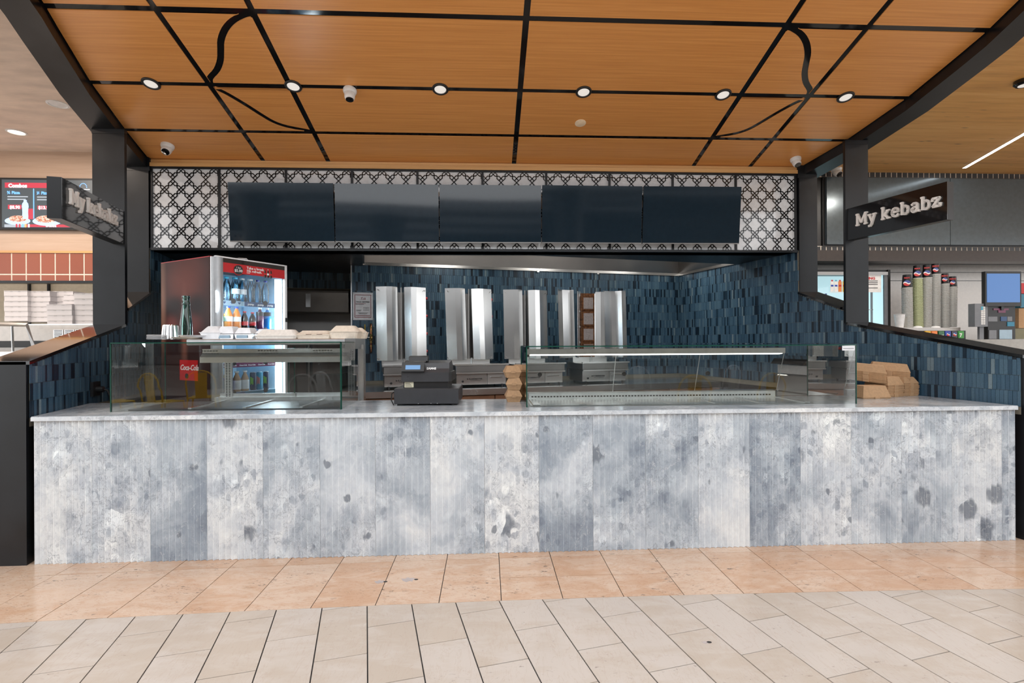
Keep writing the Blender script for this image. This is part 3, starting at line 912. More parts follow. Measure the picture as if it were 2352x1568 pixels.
# case B: chilled cabinet on the right half
BX0, BX1, BBY, BB1, BBZ = .273, 2.624, 3.538, 4.10, 1.345
b = thing('display_case', 'long empty chilled glass display case between cash register and brown boxes', 'display case', (0, 0, 0))
pane((BX0, BBY, CT), (BX1, BBY, BBZ), .008, 'front_pane', b)
pane((BX0, BBY + .006, CT), (BX0, BB1, BBZ), .008, 'side_pane', b)
pane((BX1, BBY + .006, CT), (BX1, BB1, BBZ), .008, 'side_pane', b)
tp = MB().box((BX0 + .002, BBY + .004, BBZ - .004), (BX1 - .002, BB1 - .02, BBZ + .003)).build('top_pane', 'pane', b)
MB().box((BX0, BBY - .002, BBZ - .003), (BX1, BBY + .004, BBZ + .003)).build('cut_edge', 'pane_green', tp)
lt = MB().end([(BBY + .30, 1.322), (BBY + .30, 1.283), (BBY + .35, 1.276), (BBY + .36, 1.322)], BX0 + .03, BX1 - .34).build('light_canopy', 'aluminium', b)
MB().end([(BBY + .304, 1.281), (BBY + .304, 1.278), (BBY + .346, 1.2715), (BBY + .346, 1.2745)], BX0 + .05, BX1 - .36).build('light_tube', 'led_tube', lt)
MB().box((BX0 + .03, BB1 - .05, CT), (BX1 - .30, BB1 - .01, CT + .05)).build('door_track', 'aluminium', b)
for k in range(3):
    x0 = BX0 + .04 + k * .67; x1 = x0 + .69; y = BB1 - .035 + .012 * (k % 2)
    d = MB().add([(x0, y, CT + .05), (x1, y, CT + .05), (x1, y - .12, 1.30), (x0, y - .12, 1.30)], [(0, 1, 2, 3)]).build('sliding_door', 'clear', b)
    MB().add([(x1 - .006, y - .004, CT + .05), (x1, y - .004, CT + .05), (x1, y - .124, 1.30), (x1 - .006, y - .124, 1.30)], [(0, 1, 2, 3)]).build('door_edge', 'aluminium', d)
    MB().lathe([(.001, -.012), (.017, -.012), (.017, 0), (.010, 0), (.001, 0)], 14, (0, 0, 0)).build('finger_ring', 'black_plastic', d).matrix_local = Matrix.Translation((x0 + .1, y - .055, 1.12)) @ Matrix.Rotation(PI / 2, 4, 'X')
MB().box((BX0 + .03, BBY + .06, CT + .0005), (BX1 - .34, BB1 - .06, CT + .004)).build('pan_deck', 'steel', b)
for k in range(7):
    x = BX0 + .05 + k * .325
    MB().box((x, BBY + .06, CT + .004), (x + .05, BB1 - .10, CT + .010)).build('pan_divider', 'steel_bright', b)
gr = MB().box((BX0 + .05, BB1 - .12, CT + .004), (BX1 - .34, BB1 - .112, CT + .052)).build('air_grille', 'aluminium', b)
sl = MB()
x = BX0 + .07
while x < BX1 - .37:
    sl.box((x, BB1 - .1215, CT + .020), (x + .016, BB1 - .1195, CT + .030)); x += .0245
tag(sl.build('slot_pattern', 'black_print', gr), kind='stuff')
pl = MB().box((BX1 - .105, BBY - .0015, BBZ - .040), (BX1 - .012, BBY - .0005, BBZ - .006)).build('maker_plate', 'paper', b)
MB().box((BX1 - .098, BBY - .002, BBZ - .028), (BX1 - .02, BBY - .0014, BBZ - .024)).build('plate_line', 'grey_plastic', pl)

# ------------------------------------------------------------------ switched-off menu screens
tvx = [(-2.478, -1.482), (-1.471, -.468), (-.458, .545), (.554, 1.558), (1.571, 2.562)]
lbl = ['wide black menu screen mounted leftmost on the lattice panels', 'black menu screen second from the left on the lattice panels', 'black menu screen in the middle of the row of five',
       'black menu screen second from the right on the lattice panels', 'wide black menu screen mounted rightmost on the lattice panels']
for i, ((x0, x1), s) in enumerate(zip(tvx, lbl)):
    tilt = math.radians((4.5, 3.0, 3.5, 5.0, 6.0)[i])
    t = thing('menu_screen', s, 'screen', ((x0 + x1) / 2, 5.115, 2.358), group='row of five switched off menu screens')
    t.rotation_euler = (tilt, 0, math.radians((0, .6, -.3, .3, -.6)[i]))
    w = (x1 - x0) / 2
    MB().box((-w + .002, .004, .004), (w - .002, .035, .564)).build('housing', 'black_plastic', t)
    MB().box((-w, 0, .010), (w, .005, .566)).build('display', 'screen_black', t)
    MB().box((-w, -.002, 0), (w, .012, .0095)).build('bottom_bezel', 'steel_dark', t)
    MB().box((-.09, -.004, -.006), (.05, .01, 0)).build('sensor_bar', 'black_plastic', t) if i in (0,) else None
    MB().box((-.12, .035, .12), (.12, .095, .44)).build('wall_bracket', 'black_plastic', t)

# ------------------------------------------------------------------ ceiling fittings
def slope_frame(x, y, drop=0.0):
    """frame lying on the sloping ceiling: local -z points down out of it"""
    return Matrix.Translation((x, y, cz(y) - .006 - drop)) @ Matrix.Rotation(-math.atan(CS), 4, 'X')
dl = [(-2.667, 4.245), (-1.552, 4.243), (-.371, 4.245), (.813, 4.245), (1.997, 4.245), (3.065, 4.247)]
dn = ['leftmost round downlight with black ring in the timber ceiling', 'second round downlight from the left, beside a white dome camera', 'third black ringed downlight from the left, just left of the middle strip',
      'black ringed downlight right of the middle ceiling strip', 'second black ringed downlight from the right end of the row', 'rightmost black ringed downlight near the curved edge beam']
for (x, y), s in zip(dl, dn):
    t = thing('downlight', s, 'downlight', group='downlights along the timber ceiling')
    t.matrix_world = slope_frame(x, y)
    MB().lathe([(.067, 0), (.067, -.006), (.060, -.012), (.050, -.012), (.047, -.004), (.047, 0)], 32, caps=(True, False)).build('trim_ring', 'black_plastic', t, smooth=30)
    MB().lathe([(.0475, -.005), (.03, -.0065), (.001, -.007)], 32, caps=(False, True)).build('lens', 'downlight', t, smooth=30)
def dome_camera(label, mtx, aim, size=1.0):
    t = thing('security_camera', label, 'security camera', group='white turret security cameras')
    t.matrix_world = mtx @ Matrix.Scale(size, 4)
    MB().lathe([(.054, 0), (.055, -.012), (.052, -.022), (.046, -.034), (.044, -.036)], 28, caps=(True, True)).build('mount', 'white_plastic', t, smooth=35)
    d = Vector(aim).normalized()
    q = Vector((0, 0, -1)).rotation_difference(d).to_matrix().to_4x4()
    h = MB(Matrix.Translation((0, 0, -.040)) @ q)
    h.lathe([(.001, .036), (.024, .032), (.038, .015), (.042, -.005), (.041, -.030), (.036, -.045), (.032, -.050)], 28, caps=(True, True))
    head = h.build('head', 'white_plastic', t, smooth=35)
    f = MB(Matrix.Translation((0, 0, -.040)) @ q)
    f.lathe([(.032, -.048), (.031, -.054), (.020, -.056), (.001, -.056)], 24, caps=(True, True))
    f.build('lens_face', 'black_gloss', t, smooth=35)
    return t
dome_camera('white dome camera hanging from the ceiling strip beside the second downlight', slope_frame(-1.109, 4.275), (.05, .05, -1), 1.0)
dome_camera('white dome camera in the ceiling corner above the drinks fridge', slope_frame(-3.003, 5.02), (.15, -.55, -1), 1.05)
dome_camera('white dome camera in the ceiling corner above the blue tiled wall', slope_frame(3.150, 5.10), (.05, -.35, -1), .95)
t = thing('smoke_detector', 'flat round cream cover on the timber ceiling right of the middle strip', 'ceiling cover')
t.matrix_world = slope_frame(.855, 4.624)
M('cream', (.90, .72, .50), .5)
MB().lathe([(.050, 0), (.050, -.003), (.044, -.006), (.001, -.007)], 28).build('cover', 'cream', t, smooth=40)
MB().lathe([(.012, -.0065), (.011, -.008), (.001, -.008)], 12).build('screw_cap', 'cream', t)

# ------------------------------------------------------------------ lettered sign boxes
GLYPH = {   # heavy slab letters as thick strokes on a 1-unit x-height grid (x, y), widths per letter
    'M': (1.36, [[(.17, 0), (.17, 1.36)], [(1.17, 0), (1.17, 1.36)], [(.2, 1.25), (.67, .32)], [(1.14, 1.25), (.67, .32)], [(-.04, .07), (.38, .07)], [(.96, .07), (1.4, .07)], [(-.04, 1.31), (.3, 1.31)], [(1.06, 1.31), (1.4, 1.31)]]),
    'y': (.98, [[(.2, .9), (.52, .12)], [(.8, .9), (.44, -.16), (.30, -.34), (.12, -.34)], [(0, .93), (.42, .93)], [(.6, .93), (1, .93)]]),
    'k': (1.04, [[(.2, 0), (.2, 1.36)], [(.3, .42), (.74, .86)], [(.42, .54), (.8, .08)], [(0, .07), (.42, .07)], [(0, 1.31), (.22, 1.31)], [(.56, .93), (.98, .93)], [(.62, .07), (1.06, .07)]]),
    'e': (.90, [[(.12, .54), (.78, .54), (.76, .74), (.62, .90), (.44, .93), (.24, .86), (.13, .66), (.13, .38), (.24, .16), (.45, .06), (.66, .10), (.80, .24)]]),
    'b': (.98, [[(.2, .06), (.2, 1.36)], [(.2, .66), (.36, .88), (.56, .92), (.76, .78), (.83, .5), (.76, .2), (.56, .06), (.36, .10), (.2, .32)], [(0, 1.31), (.22, 1.31)]]),
    'a': (.94, [[(.16, .80), (.34, .93), (.56, .92), (.70, .78), (.70, .14), (.94, .07)], [(.70, .56), (.40, .52), (.18, .40), (.16, .2), (.30, .07), (.5, .10), (.70, .30)]]),
    'z': (.86, [[(.08, .66), (.10, .91), (.72, .91), (.12, .10), (.76, .10), (.80, .36)]]),
    ' ': (.40, []),
}
def letters(word, h, depth, mat, parent, origin, direction, up=(0, 0, 1), out=(0, -1, 0), stroke=.24):
    """h: x-height in metres; returns width"""
    d, u, o = Vector(direction), Vector(up), Vector(out)
    x = 0.0
    org = Vector(origin)
    for k, ch in enumerate(word):
        adv, strokes = GLYPH[ch]
        if strokes:
            mb = MB()
            for si, st in enumerate(strokes):
                thin = len(st) == 2 and abs(st[0][1] - st[1][1]) < .02
                hw = (.085 if thin else stroke / 2)
                dd = depth * (.97 - .012 * si)
                for a, bb in zip(st, st[1:]):
                    l = math.hypot(bb[0] - a[0], bb[1] - a[1])
                    tx, ty = (bb[0] - a[0]) / l, (bb[1] - a[1]) / l
                    e = 0 if thin else hw * .35
                    pts = [(a[0] - tx * e - ty * hw, a[1] - ty * e + tx * hw), (a[0] - tx * e + ty * hw, a[1] - ty * e - tx * hw), (bb[0] + tx * e + ty * hw, bb[1] + ty * e - tx * hw), (bb[0] + tx * e - ty * hw, bb[1] + ty * e + tx * hw)]
                    q = [org + d * (x + p[0] * h) + u * (p[1] * h) for p in pts]
                    mb.add([tuple(p) for p in q] + [tuple(p + o * dd) for p in q], [(4, 5, 6, 7), (0, 1, 5, 4), (1, 2, 6, 5), (2, 3, 7, 6), (3, 0, 4, 7)])
            lo = mb.build('letter', mat, parent)
        x += (adv + .10) * h
    return x
def sign_box(label, far_pt, near_pt, z0, z1, thick, sgn, start_far, x_h, s_start, z_base):
    t = thing('sign_box', label, 'sign', (0, 0, 0), group='projecting lettered sign boxes')
    f, nr = Vector(far_pt), Vector(near_pt)
    d = (nr - f).normalized()
    o = Vector((sgn * abs(d.y), sgn * abs(d.x) if d.x * d.y < 0 else -sgn * abs(d.x)))     # outward from the shop
    o = Vector((-d.y, d.x)) if (-d.y) * sgn > 0 else Vector((d.y, -d.x))
    q = [f, nr, nr + o * thick, f + o * thick]
    pl = [(p.x, p.y) for p in q]
    if area(pl) < 0: pl.reverse()
    MB().prism(pl, z0, z1).build('box', 'black_steel', t)
    fc = [(f - o * .003), (nr - o * .003)]
    face = MB().add([(fc[0].x, fc[0].y, z0 + .002), (fc[1].x, fc[1].y, z0 + .002), (fc[1].x, fc[1].y, z1 - .002), (fc[0].x, fc[0].y, z1 - .002)] +
                    [(f.x, f.y, z0 + .002), (nr.x, nr.y, z0 + .002), (nr.x, nr.y, z1 - .002), (f.x, f.y, z1 - .002)],
                    [(0, 1, 2, 3), (0, 4, 5, 1), (1, 5, 6, 2), (2, 6, 7, 3), (3, 7, 4, 0)])
    face.build('gloss_face', 'black_gloss', t)
    dirv = d if start_far else -d
    org = (f if start_far else nr) + dirv * s_start - o * .003
    letters('My kebabz', x_h, .018, 'letter_white', t, (org.x, org.y, z_base), (dirv.x, dirv.y, 0), out=(-o.x, -o.y, 0))
    return t
sign_box('black projecting sign box with white letters, reflecting the lattice, beside the pizza shop', (-3.163, 4.672), (-2.938, 3.716), 2.245, 2.533, .085, -1, False, .078, .085, 2.372)
sign_box('black projecting sign box with white letters in front of the grey menu panels', (3.366, 4.666), (3.564, 3.816), 2.308, 2.603, .068, 1, True, .078, .115, 2.420)

# ------------------------------------------------------------------ extraction hood over the grills
h = thing('range_hood', 'long stainless extraction hood above the kebab grills', 'range hood', gpt(0, 0, 0), GA)
s0, s1 = -4.362, .0
MB().box((s0, -.022, 2.306), (s1, 0, 2.340)).build('back_lip', 'steel_bright', h)
MB().box((s0, -.77, 2.315), (s0 + .02, 0, 2.70)).build('end_panel', 'steel_dark', h)
MB().box((-.022, -1.20, 2.306), (0, -.022, 2.340)).build('side_lip', 'steel_dark', h)
MB().add([(s0, -.02, 2.34), (0, -.02, 2.34), (0, -.10, 2.62), (s0, -.10, 2.62)], [(0, 1, 2, 3)]).build('back_baffle', 'steel_dark', h)
MB().add([(-.02, -.02, 2.34), (-.02, -1.2, 2.34), (-.10, -1.2, 2.62), (-.10, -.10, 2.62)], [(0, 1, 2, 3)]).build('side_baffle', 'steel_dark', h)
MB().prism([(s0, 0), (s0, -.77), (-2.6, -1.2), (0, -1.2), (0, 0)], 2.62, 2.64).build('roof_panel', 'steel_dark', h)
for xa, ya, xb, yb in ((s0, -.77, -2.6, -1.2), (-2.6, -1.2, 0, -1.2)):
    MB().add([(xa, ya, 2.30), (xb, yb, 2.30), (xb, yb, 2.64), (xa, ya, 2.64)], [(0, 1, 2, 3)]).build('front_panel', 'steel_dark', h)
for x in (-3.5, -2.1, -.8):
    hl_ = MB().box((x, -.75, 2.60), (x + .5, -.62, 2.62)).build('hood_fill_strip', 'led_tube', h)  # glowing strip added out of view to brighten the grills and wall
    lamp('hood_fill_lamp', (x + .25, -.68, 2.59), 3.5, .4, (1, .96, .9), parent=h)  # unseen lamp added for the same fill under the hood
for x in (-2.16, -1.30): MB().box((x, -.030, 2.290), (x + .03, -.018, 2.318)).build('clip', 'steel_bright', h)

# ------------------------------------------------------------------ steel bench with cupboards under it
bn = thing('work_bench', 'stainless steel bench along the back wall under the grills', 'bench', gpt(0, 0, 0), GA)
MB().box((-4.45, -.95, .845), (-.05, -.01, .865)).build('bench_top', 'steel', bn)
MB().box((-4.45, -.955, .800), (-.05, -.94, .866)).build('front_edge', 'steel_bright', bn)
MB().box((-4.47, -.95, .80), (-4.452, -.01, 1.02)).build('end_upstand', 'steel_bright', bn)
for k in range(6):
    x = -4.42 + k * .73
    d = MB().box((x + .004, -.925, .12), (x + .722, -.90, .79)).build('cupboard_door', 'cabinet_wood', bn)
    MB().box((x + .30, -.945, .74), (x + .42, -.925, .755)).build('handle', 'steel', d)
MB().box((-4.43, -.90, .0), (-.06, -.05, .845)).build('carcass', 'cabinet_wood', bn)

# ------------------------------------------------------------------ kebab grills
def grill(s, label, opened=False, lean=.006):
    g = thing('kebab_grill', label, 'kebab grill', gpt(s, .5, .865), GA, group='upright gas kebab grills')
    zt = 2.0 - .865
    zb = 1.172 - .865
    bx = .085                                               # the base stands a little right of the shields
    for lx in (-.24, .24):
        for ly in (-.26, .1): MB().lathe([(.012, 0), (.012, .035)], 8, (lx + bx, ly, 0)).build('foot', 'black_plastic', g)
    MB().box((bx - .285, -.24, .03), (bx + .285, .16, .165)).build('base', 'steel_dark', g)
    MB().bev((bx - .30, -.30, .172), (bx + .30, .20, .255), .008).build('drip_tray', 'steel_dark', g)
    MB().box((bx - .31, -.315, .250), (bx + .31, -.295, .268)).build('tray_lip', 'steel_bright', g)
    MB().box((bx - .30, -.31, .158), (bx + .30, -.285, .174)).build('lower_lip', 'steel_bright', g)
    fp = MB().box((bx - .285, -.252, .032), (bx + .065, -.24, .156)).build('front_plate', 'steel', g)
    MB().lathe([(.0001, 0), (.012, 0), (.012, .006), (.0001, .006)], 14).build('igniter', 'black_plastic', fp).matrix_local = Matrix.Translation((bx - .215, -.252, .07)) @ Matrix.Rotation(PI / 2, 4, 'X')
    text('FLAMEMASTER', .0235, 'black_print', fp, (bx - .145, -.2535, .088), bold=.0006)
    MB().lathe([(.0001, 0), (.009, 0), (.009, .0015), (.0001, .0015)], 4).build('emblem', 'black_print', fp).matrix_local = Matrix.Translation((bx - .160, -.2525, .096)) @ Matrix.Rotation(PI / 2, 4, 'X')
    MB().box((bx - .13, -.2532, .076), (bx - .005, -.2522, .079)).build('logo_line', 'black_print', fp)
    dr = MB().box((bx + .070, -.254, .032), (bx + .285, -.24, .156)).build('drawer', 'steel_bright', g)
    MB().tube([(bx + .10, -.254, .112), (bx + .105, -.272, .114), (bx + .235, -.272, .114), (bx + .24, -.254, .112)], .004, 6).build('handle', 'steel_dark', dr)
    MB().lathe([(.012, .255), (.012, zb + .02)], 10, (.02, -.02, 0)).build('spit_socket', 'steel', g)
    MB().box((-.22, -.01, .255), (.24, .10, zb + .01)).build('column_foot', 'steel', g)
    if not opened:
        MB().box((-.20, .10, zb), (.20, .16, zt - .05)).build('burner_case', 'steel_dark', g)
        sh = [((-.275, .0), (-.165, -.048), (-.105, -.058), (-.045, -.012), (-.030, .055)), ((.020, .055), (.035, -.012), (.105, -.058), (.165, -.048), (.275, .0))]
        for pr in sh:
            a = [(x - lean, y, zt) for x, y in pr]; bq = [(x + lean, y, zb) for x, y in pr]
            mb = MB().add(bq + a, [(i, i + 1, len(pr) + i + 1, len(pr) + i) for i in range(len(pr) - 1)])
            o = mb.build('heat_shield', 'steel', g)
            sm = o.modifiers.new('thickness', 'SOLIDIFY'); sm.thickness = .002; sm.offset = 1
            for i in (1, 2, 3) if pr[0][0] < 0 else (1, 2, 3):
                pass
        MB().lathe([(.008, zb - .03), (.008, zt + .0)], 10, (-.002, .03, 0)).build('spit_rod', 'steel_dark', g)
        for k in range(4):
            z = zb + .10 + k * .205
            kb = MB().lathe([(.0001, 0), (.018, 0), (.015, .03), (.0001, .03)], 12).build('gas_knob', 'red_knob', g)
            kb.matrix_local = Matrix.Translation((.275, .12, z)) @ Matrix.Rotation(PI / 2, 4, 'Y')
        for sx in (-1, 1):
            for z in (zb + .03, zt - .03): MB().tube([(sx * .262, -.012, z), (sx * .262, -.03, z - .006), (sx * .255, -.032, z - .018)], .003, 6).build('hook', 'steel_dark', g)
    else:
        bc = MB().box((-.145, .02, zb), (.145, .12, zt - .02)).build('burner_case', 'steel', g)
        MB().box((-.095, .012, zb), (.085, .022, zt - .02)).build('scorched_plate', 'rust', g)
        for k in range(4):
            z0 = zb + .01 + k * .195
            f = MB().box((-.085, .0, z0), (.075, .014, z0 + .175)).build('burner_frame', 'rust', g)
            MB().box((-.070, -.003, z0 + .018), (-.0055, .002, z0 + .158)).build('burner_mesh', 'ceramic', f)
            MB().box((-.0045, -.003, z0 + .018), (.060, .002, z0 + .158)).build('burner_mesh', 'ceramic', f)
        for sx, pr in ((-1, [(-.10, .02), (-.145, -.01), (-.165, -.03)]), (1, [(.10, .02), (.155, -.02), (.20, -.035)])):
            a = [(x, y, zt) for x, y in pr]; bq = [(x, y, zb) for x, y in pr]
            o = MB().add(bq + a, [(i, i + 1, len(pr) + i + 1, len(pr) + i) for i in range(len(pr) - 1)]).build('side_cheek', 'steel', g)
            o.modifiers.new('thickness', 'SOLIDIFY').thickness = .002
        for pr in ([(-.44, -.10), (-.405, -.03), (-.33, .04), (-.22, .06), (-.185, .02)], [(.21, .0), (.25, .055), (.35, .07), (.40, .05), (.455, -.02), (.475, -.09)]):
            a = [(x - lean, y, zt + .02) for x, y in pr]; bq = [(x + lean, y, zb) for x, y in pr]
            o = MB().add(bq + a, [(i, i + 1, len(pr) + i + 1, len(pr) + i) for i in range(len(pr) - 1)]).build('heat_shield', 'steel', g)
            o.modifiers.new('thickness', 'SOLIDIFY').thickness = .002
    return g
grill(3.940, 'closed steel kebab grill nearest the framed certificate, behind the cash register', lean=.004)
grill(3.160, 'closed steel kebab grill second from the certificate, with its drawer in view', lean=.012)
grill(2.467, 'closed steel kebab grill third in the row, partly behind the glass case')
grill(1.640, 'kebab grill standing open, rusty burner frames between spread shields', True, .010)

# ------------------------------------------------------------------ certificate and gas cock on the back wall
p = thing('certificate', 'white certificate in a plastic sleeve taped to the tiled back wall', 'certificate', gpt(4.478, .004, 1.645), GA)
MB().box((0, -.002, 0), (.234, 0, .332)).build('sleeve', 'clear_plastic', p)
pg = MB().box((.004, -.0012, .004), (.230, -.0004, .328)).build('sheet', 'paper', p)
M('maroon_print', (.23, .03, .04), .5)
for x0, z0, x1, z1 in ((.022, .030, .028, .305), (.206, .030, .212, .305), (.022, .030, .212, .036), (.022, .299, .212, .305)):
    MB().box((x0, -.003, z0), (x1, -.002, z1)).build('border', 'maroon_print', p)
text('Tck', .042, 'maroon_print', p, (.085, -.0035, .245), shear=.3)
text('HALAL CERTIFIED', .0195, 'black_print', p, (.117, -.0035, .212), align='CENTER', bold=.0004)
for i, (z, w0, w1) in enumerate(((.196, .034, .15), (.186, .034, .13), (.150, .12, .19), (.135, .12, .19), (.120, .12, .19), (.120, .04, .10), (.108, .04, .09), (.085, .06, .175), (.075, .07, .165), (.055, .035, .2), (.047, .035, .2))):
    MB().box((w0, -.0032, z), (w1, -.0022, z + .004)).build('text_line', 'maroon_print' if i in (0, 9, 10) else 'black_print', p)
v = thing('gas_cock', 'copper gas pipe with brass valve and yellow lever on the tiled wall', 'gas valve', gpt(4.270, .05, 0), GA)
MB().tube([(0, .05, 1.595), (0, .02, 1.585), (0, 0, 1.56), (0, 0, 1.46)], .013, 10).build('upper_pipe', 'copper', v, smooth=40)
MB().tube([(0, 0, 1.41), (0, 0, 1.30), (0, .02, 1.27), (0, .05, 1.262)], .013, 10).build('lower_pipe', 'copper', v, smooth=40)
for z in (1.325, 1.372, 1.505, 1.548): MB().lathe([(.0165, z), (.0165, z + .016)], 10).build('pipe_ring', 'brass', v)
MB().lathe([(.016, 1.395), (.021, 1.40), (.021, 1.42), (.015, 1.425), (.024, 1.435), (.015, 1.447), (.021, 1.452), (.021, 1.472), (.016, 1.478)], 8).build('valve_body', 'brass', v)
MB().tube([(-.01, -.01, 1.435), (-.045, -.03, 1.437)], .006, 8).build('valve_stem', 'steel', v)
MB().tube([(-.045, -.032, 1.437), (-.068, -.035, 1.48), (-.070, -.035, 1.592)], .005, 6).build('lever', 'yellow_paint', v)

# ------------------------------------------------------------------ kitchen seen past the fridge
k1 = thing('kitchen_cabinet', 'dim steel and brown oven cabinet in the kitchen beyond the passage', 'oven', gpt(BW + .02, -1.05, 0), GA)
M('oven_brown', (.075, .045, .036), .45)
MB().box((-1.05, 0, 0), (-.02, .5, 1.30)).build('body', 'black_steel', k1)
for x in (-1.02, -.54):
    f = MB().box((x, -.02, 1.20), (x + .44, 0, 1.43)).build('door_frame', 'black_plastic', k1)
    MB().box((x + .022, -.026, 1.222), (x + .418, -.018, 1.408)).build('door_panel', 'oven_brown', f)
    f = MB().box((x, -.02, .93), (x + .44, 0, 1.17)).build('door_frame', 'black_plastic', k1)
    MB().box((x + .022, -.026, .952), (x + .418, -.018, 1.148)).build('door_panel', 'oven_brown', f)
MB().box((-.575, -.024, .4), (-.555, -.004, 1.46)).build('centre_stile', 'steel', k1)
MB().box((-1.05, .02, 1.43), (-.02, .5, 1.46)).build('top_plate', 'steel_dark', k1)
k2 = thing('kitchen_hood', 'dark steel extraction hood hanging in the kitchen beyond the passage', 'range hood', gpt(BW + .02, -1.02, 0), GA)
MB().end([(0, 2.06), (.04, 1.80), (.60, 1.80), (.60, 2.10), (0, 2.10)], -1.3, -.05).build('canopy', 'steel_dark', k2)
MB().box((-.60, -.012, 1.86), (-.54, .03, 2.04)).build('filter_handle', 'aluminium', k2)
MB().box((-1.03, .05, 1.47), (-.93, .09, 1.80)).build('side_cheek', 'steel', k2)

# ------------------------------------------------------------------ drinks fridge
FR = thing('drinks_fridge', 'tall glass door drinks fridge with a dark red printed side', 'fridge', (-2.241, 4.326, 0), math.radians(58))
W_, D_, H_ = .70, .77, 2.10
def mat_print_face():
    m, nt, b = nodes_of('fridge_print')
    setp(b, rough=.5, spec=.2)
    v = coords(nt, (1, 1, 1), src='obj')
    def blob(cy, cz_, ry, rz, soft=1.0):
        mp = N(nt, 'ShaderNodeMapping'); mp.vector_type = 'POINT'
        mp.inputs['Location'].default_value = (0, -cy / ry, -cz_ / rz); mp.inputs['Scale'].default_value = (0, 1 / ry, 1 / rz)
        L(nt, v, mp.inputs[0])
        ln = nt.nodes.new('ShaderNodeVectorMath'); ln.operation = 'LENGTH'; L(nt, mp.outputs[0], ln.inputs[0])
        mr = N(nt, 'ShaderNodeMapRange', i_1=1.0 + soft * .6, i_2=max(0, 1.0 - soft), i_3=0.0, i_4=1.0); mr.interpolation_type = 'SMOOTHSTEP'
        L(nt, ln.outputs['Value'], mr.inputs[0])
        return mr.outputs[0]
    c = mix(nt, blob(.38, 1.92, .30, .22, .9), (0.030, 0.008, 0.007), (0.143, 0.036, 0.025))
    c = mix(nt, blob(.40, 1.50, .055, .30, .9), c, (0.231, 0.083, 0.055))
    c = mix(nt, blob(.30, 1.54, .16, .11, .8), c, (0.132, 0.033, 0.028))
    c = mix(nt, blob(.60, 1.52, .11, .11, .8), c, (0.132, 0.033, 0.028))
    c = mix(nt, blob(.56, 1.70, .17, .085, .8), c, (0.012, 0.006, 0.007))
    c = mix(nt, blob(.22, 1.70, .15, .09, .8), c, (0.012, 0.006, 0.007))
    c = mix(nt, blob(.55, 1.36, .12, .10, .8), c, (0.017, 0.004, 0.005))
    c = mix(nt, blob(.22, 1.34, .14, .12, .8), c, (0.028, 0.006, 0.006))
    c = mix(nt, blob(.74, 1.70, .05, .60, .9), c, (0.187, 0.094, 0.066))
    L(nt, c, b.inputs['Base Color'])
    MATS['fridge_print'] = m
mat_print_face()
M('fridge_white', (.55, .74, .88), .4)
M('fridge_grey', (.42, .44, .46), .35, .3)
M('fridge_side_red', (.40, .01, .012), .35)
body = MB()
body.box((0, .03, .0), (.02, D_, H_ - .02)).box((W_ - .02, .03, 0), (W_, D_, H_ - .02)).box((.02, D_ - .03, 0), (W_ - .02, D_, H_ - .02)).box((.02, .03, H_ - .05), (W_ - .02, D_ - .03, H_ - .02)).box((.02, .03, 0), (W_ - .02, D_ - .03, .45))
body.build('cabinet', 'black_plastic', FR)
MB().box((-.004, .03, 0.02), (-.0005, D_ - .005, H_ - .012)).build('printed_side', 'fridge_print', FR)
MB().box((-.004, .03, H_ - .012), (.02, D_ - .005, H_ - .006)).build('red_edge', 'red_print', FR)
MB().box((.022, D_ - .034, .45), (W_ - .022, D_ - .031, H_ - .05)).build('liner', 'fridge_white', FR)
MB().box((.0205, .035, .45), (.024, D_ - .032, H_ - .05)).build('liner_wall', 'fridge_white', FR)
MB().box((W_ - .024, .035, .45), (W_ - .0205, D_ - .032, H_ - .05)).build('liner_wall', 'fridge_white', FR)
dr = MB().lathe([(.045, .10), (.045, H_ - .012)], 20, (.047, .005, 0), sq=.75).build('handle_pillar', 'fridge_grey', FR, smooth=60)
MB().box((.0, .012, .1), (.008, .03, H_ - .01)).build('hinge_edge', 'aluminium', FR)
door = MB().add([(.09, .004, .12), (.675, .004, .12), (.675, .004, 2.052), (.09, .004, 2.052)], [(0, 1, 2, 3)]).build('door_pane', 'clear', FR)
MB().box((.676, -.006, .10), (W_, .025, H_ - .012)).build('door_edge', 'aluminium', FR)
MB().box((.678, -.010, 1.572), (W_ + .002, -.004, 1.61)).build('lock', 'black_plastic', FR)
MB().box((.09, -.004, 2.052), (.676, .02, H_ - .010)).build('door_header', 'black_gloss', FR)
MB().box((.03, -.006, H_ - .011), (W_, .025, H_)).build('top_edge', 'aluminium', FR)
hd = MB().box((.09, -.003, 1.972), (.676, .003, 2.052)).build('red_banner', 'red_print', FR)
MB().lathe([(.0001, 0), (.046, 0), (.046, .003), (.0001, .003)], 28).build('price_disc_rim', 'red_print', hd).matrix_local = Matrix.Translation((.222, -.003, 2.002)) @ Matrix.Rotation(PI / 2, 4, 'X')
MB().lathe([(.0001, 0), (.041, 0), (.041, .002), (.0001, .002)], 28).build('price_disc', 'black_print', hd).matrix_local = Matrix.Translation((.222, -.0062, 2.002)) @ Matrix.Rotation(PI / 2, 4, 'X')
text('1 for', .022, 'white_print', hd, (.222, -.009, 2.013), align='CENTER')
text('$5.00', .032, 'white_print', hd, (.222, -.009, 1.985), align='CENTER', bold=.0004)
text('Take a break.', .031, 'white_print', hd, (.300, -.0042, 2.020), bold=.0006)
text('Hit refresh.', .031, 'white_print', hd, (.300, -.0042, 1.994), bold=.0006)
MB().box((.300, -.0042, 1.984), (.33, -.0032, 1.988)).build('banner_dash', 'white_print', hd)
M('cola', (.018, .006, .004), .15)
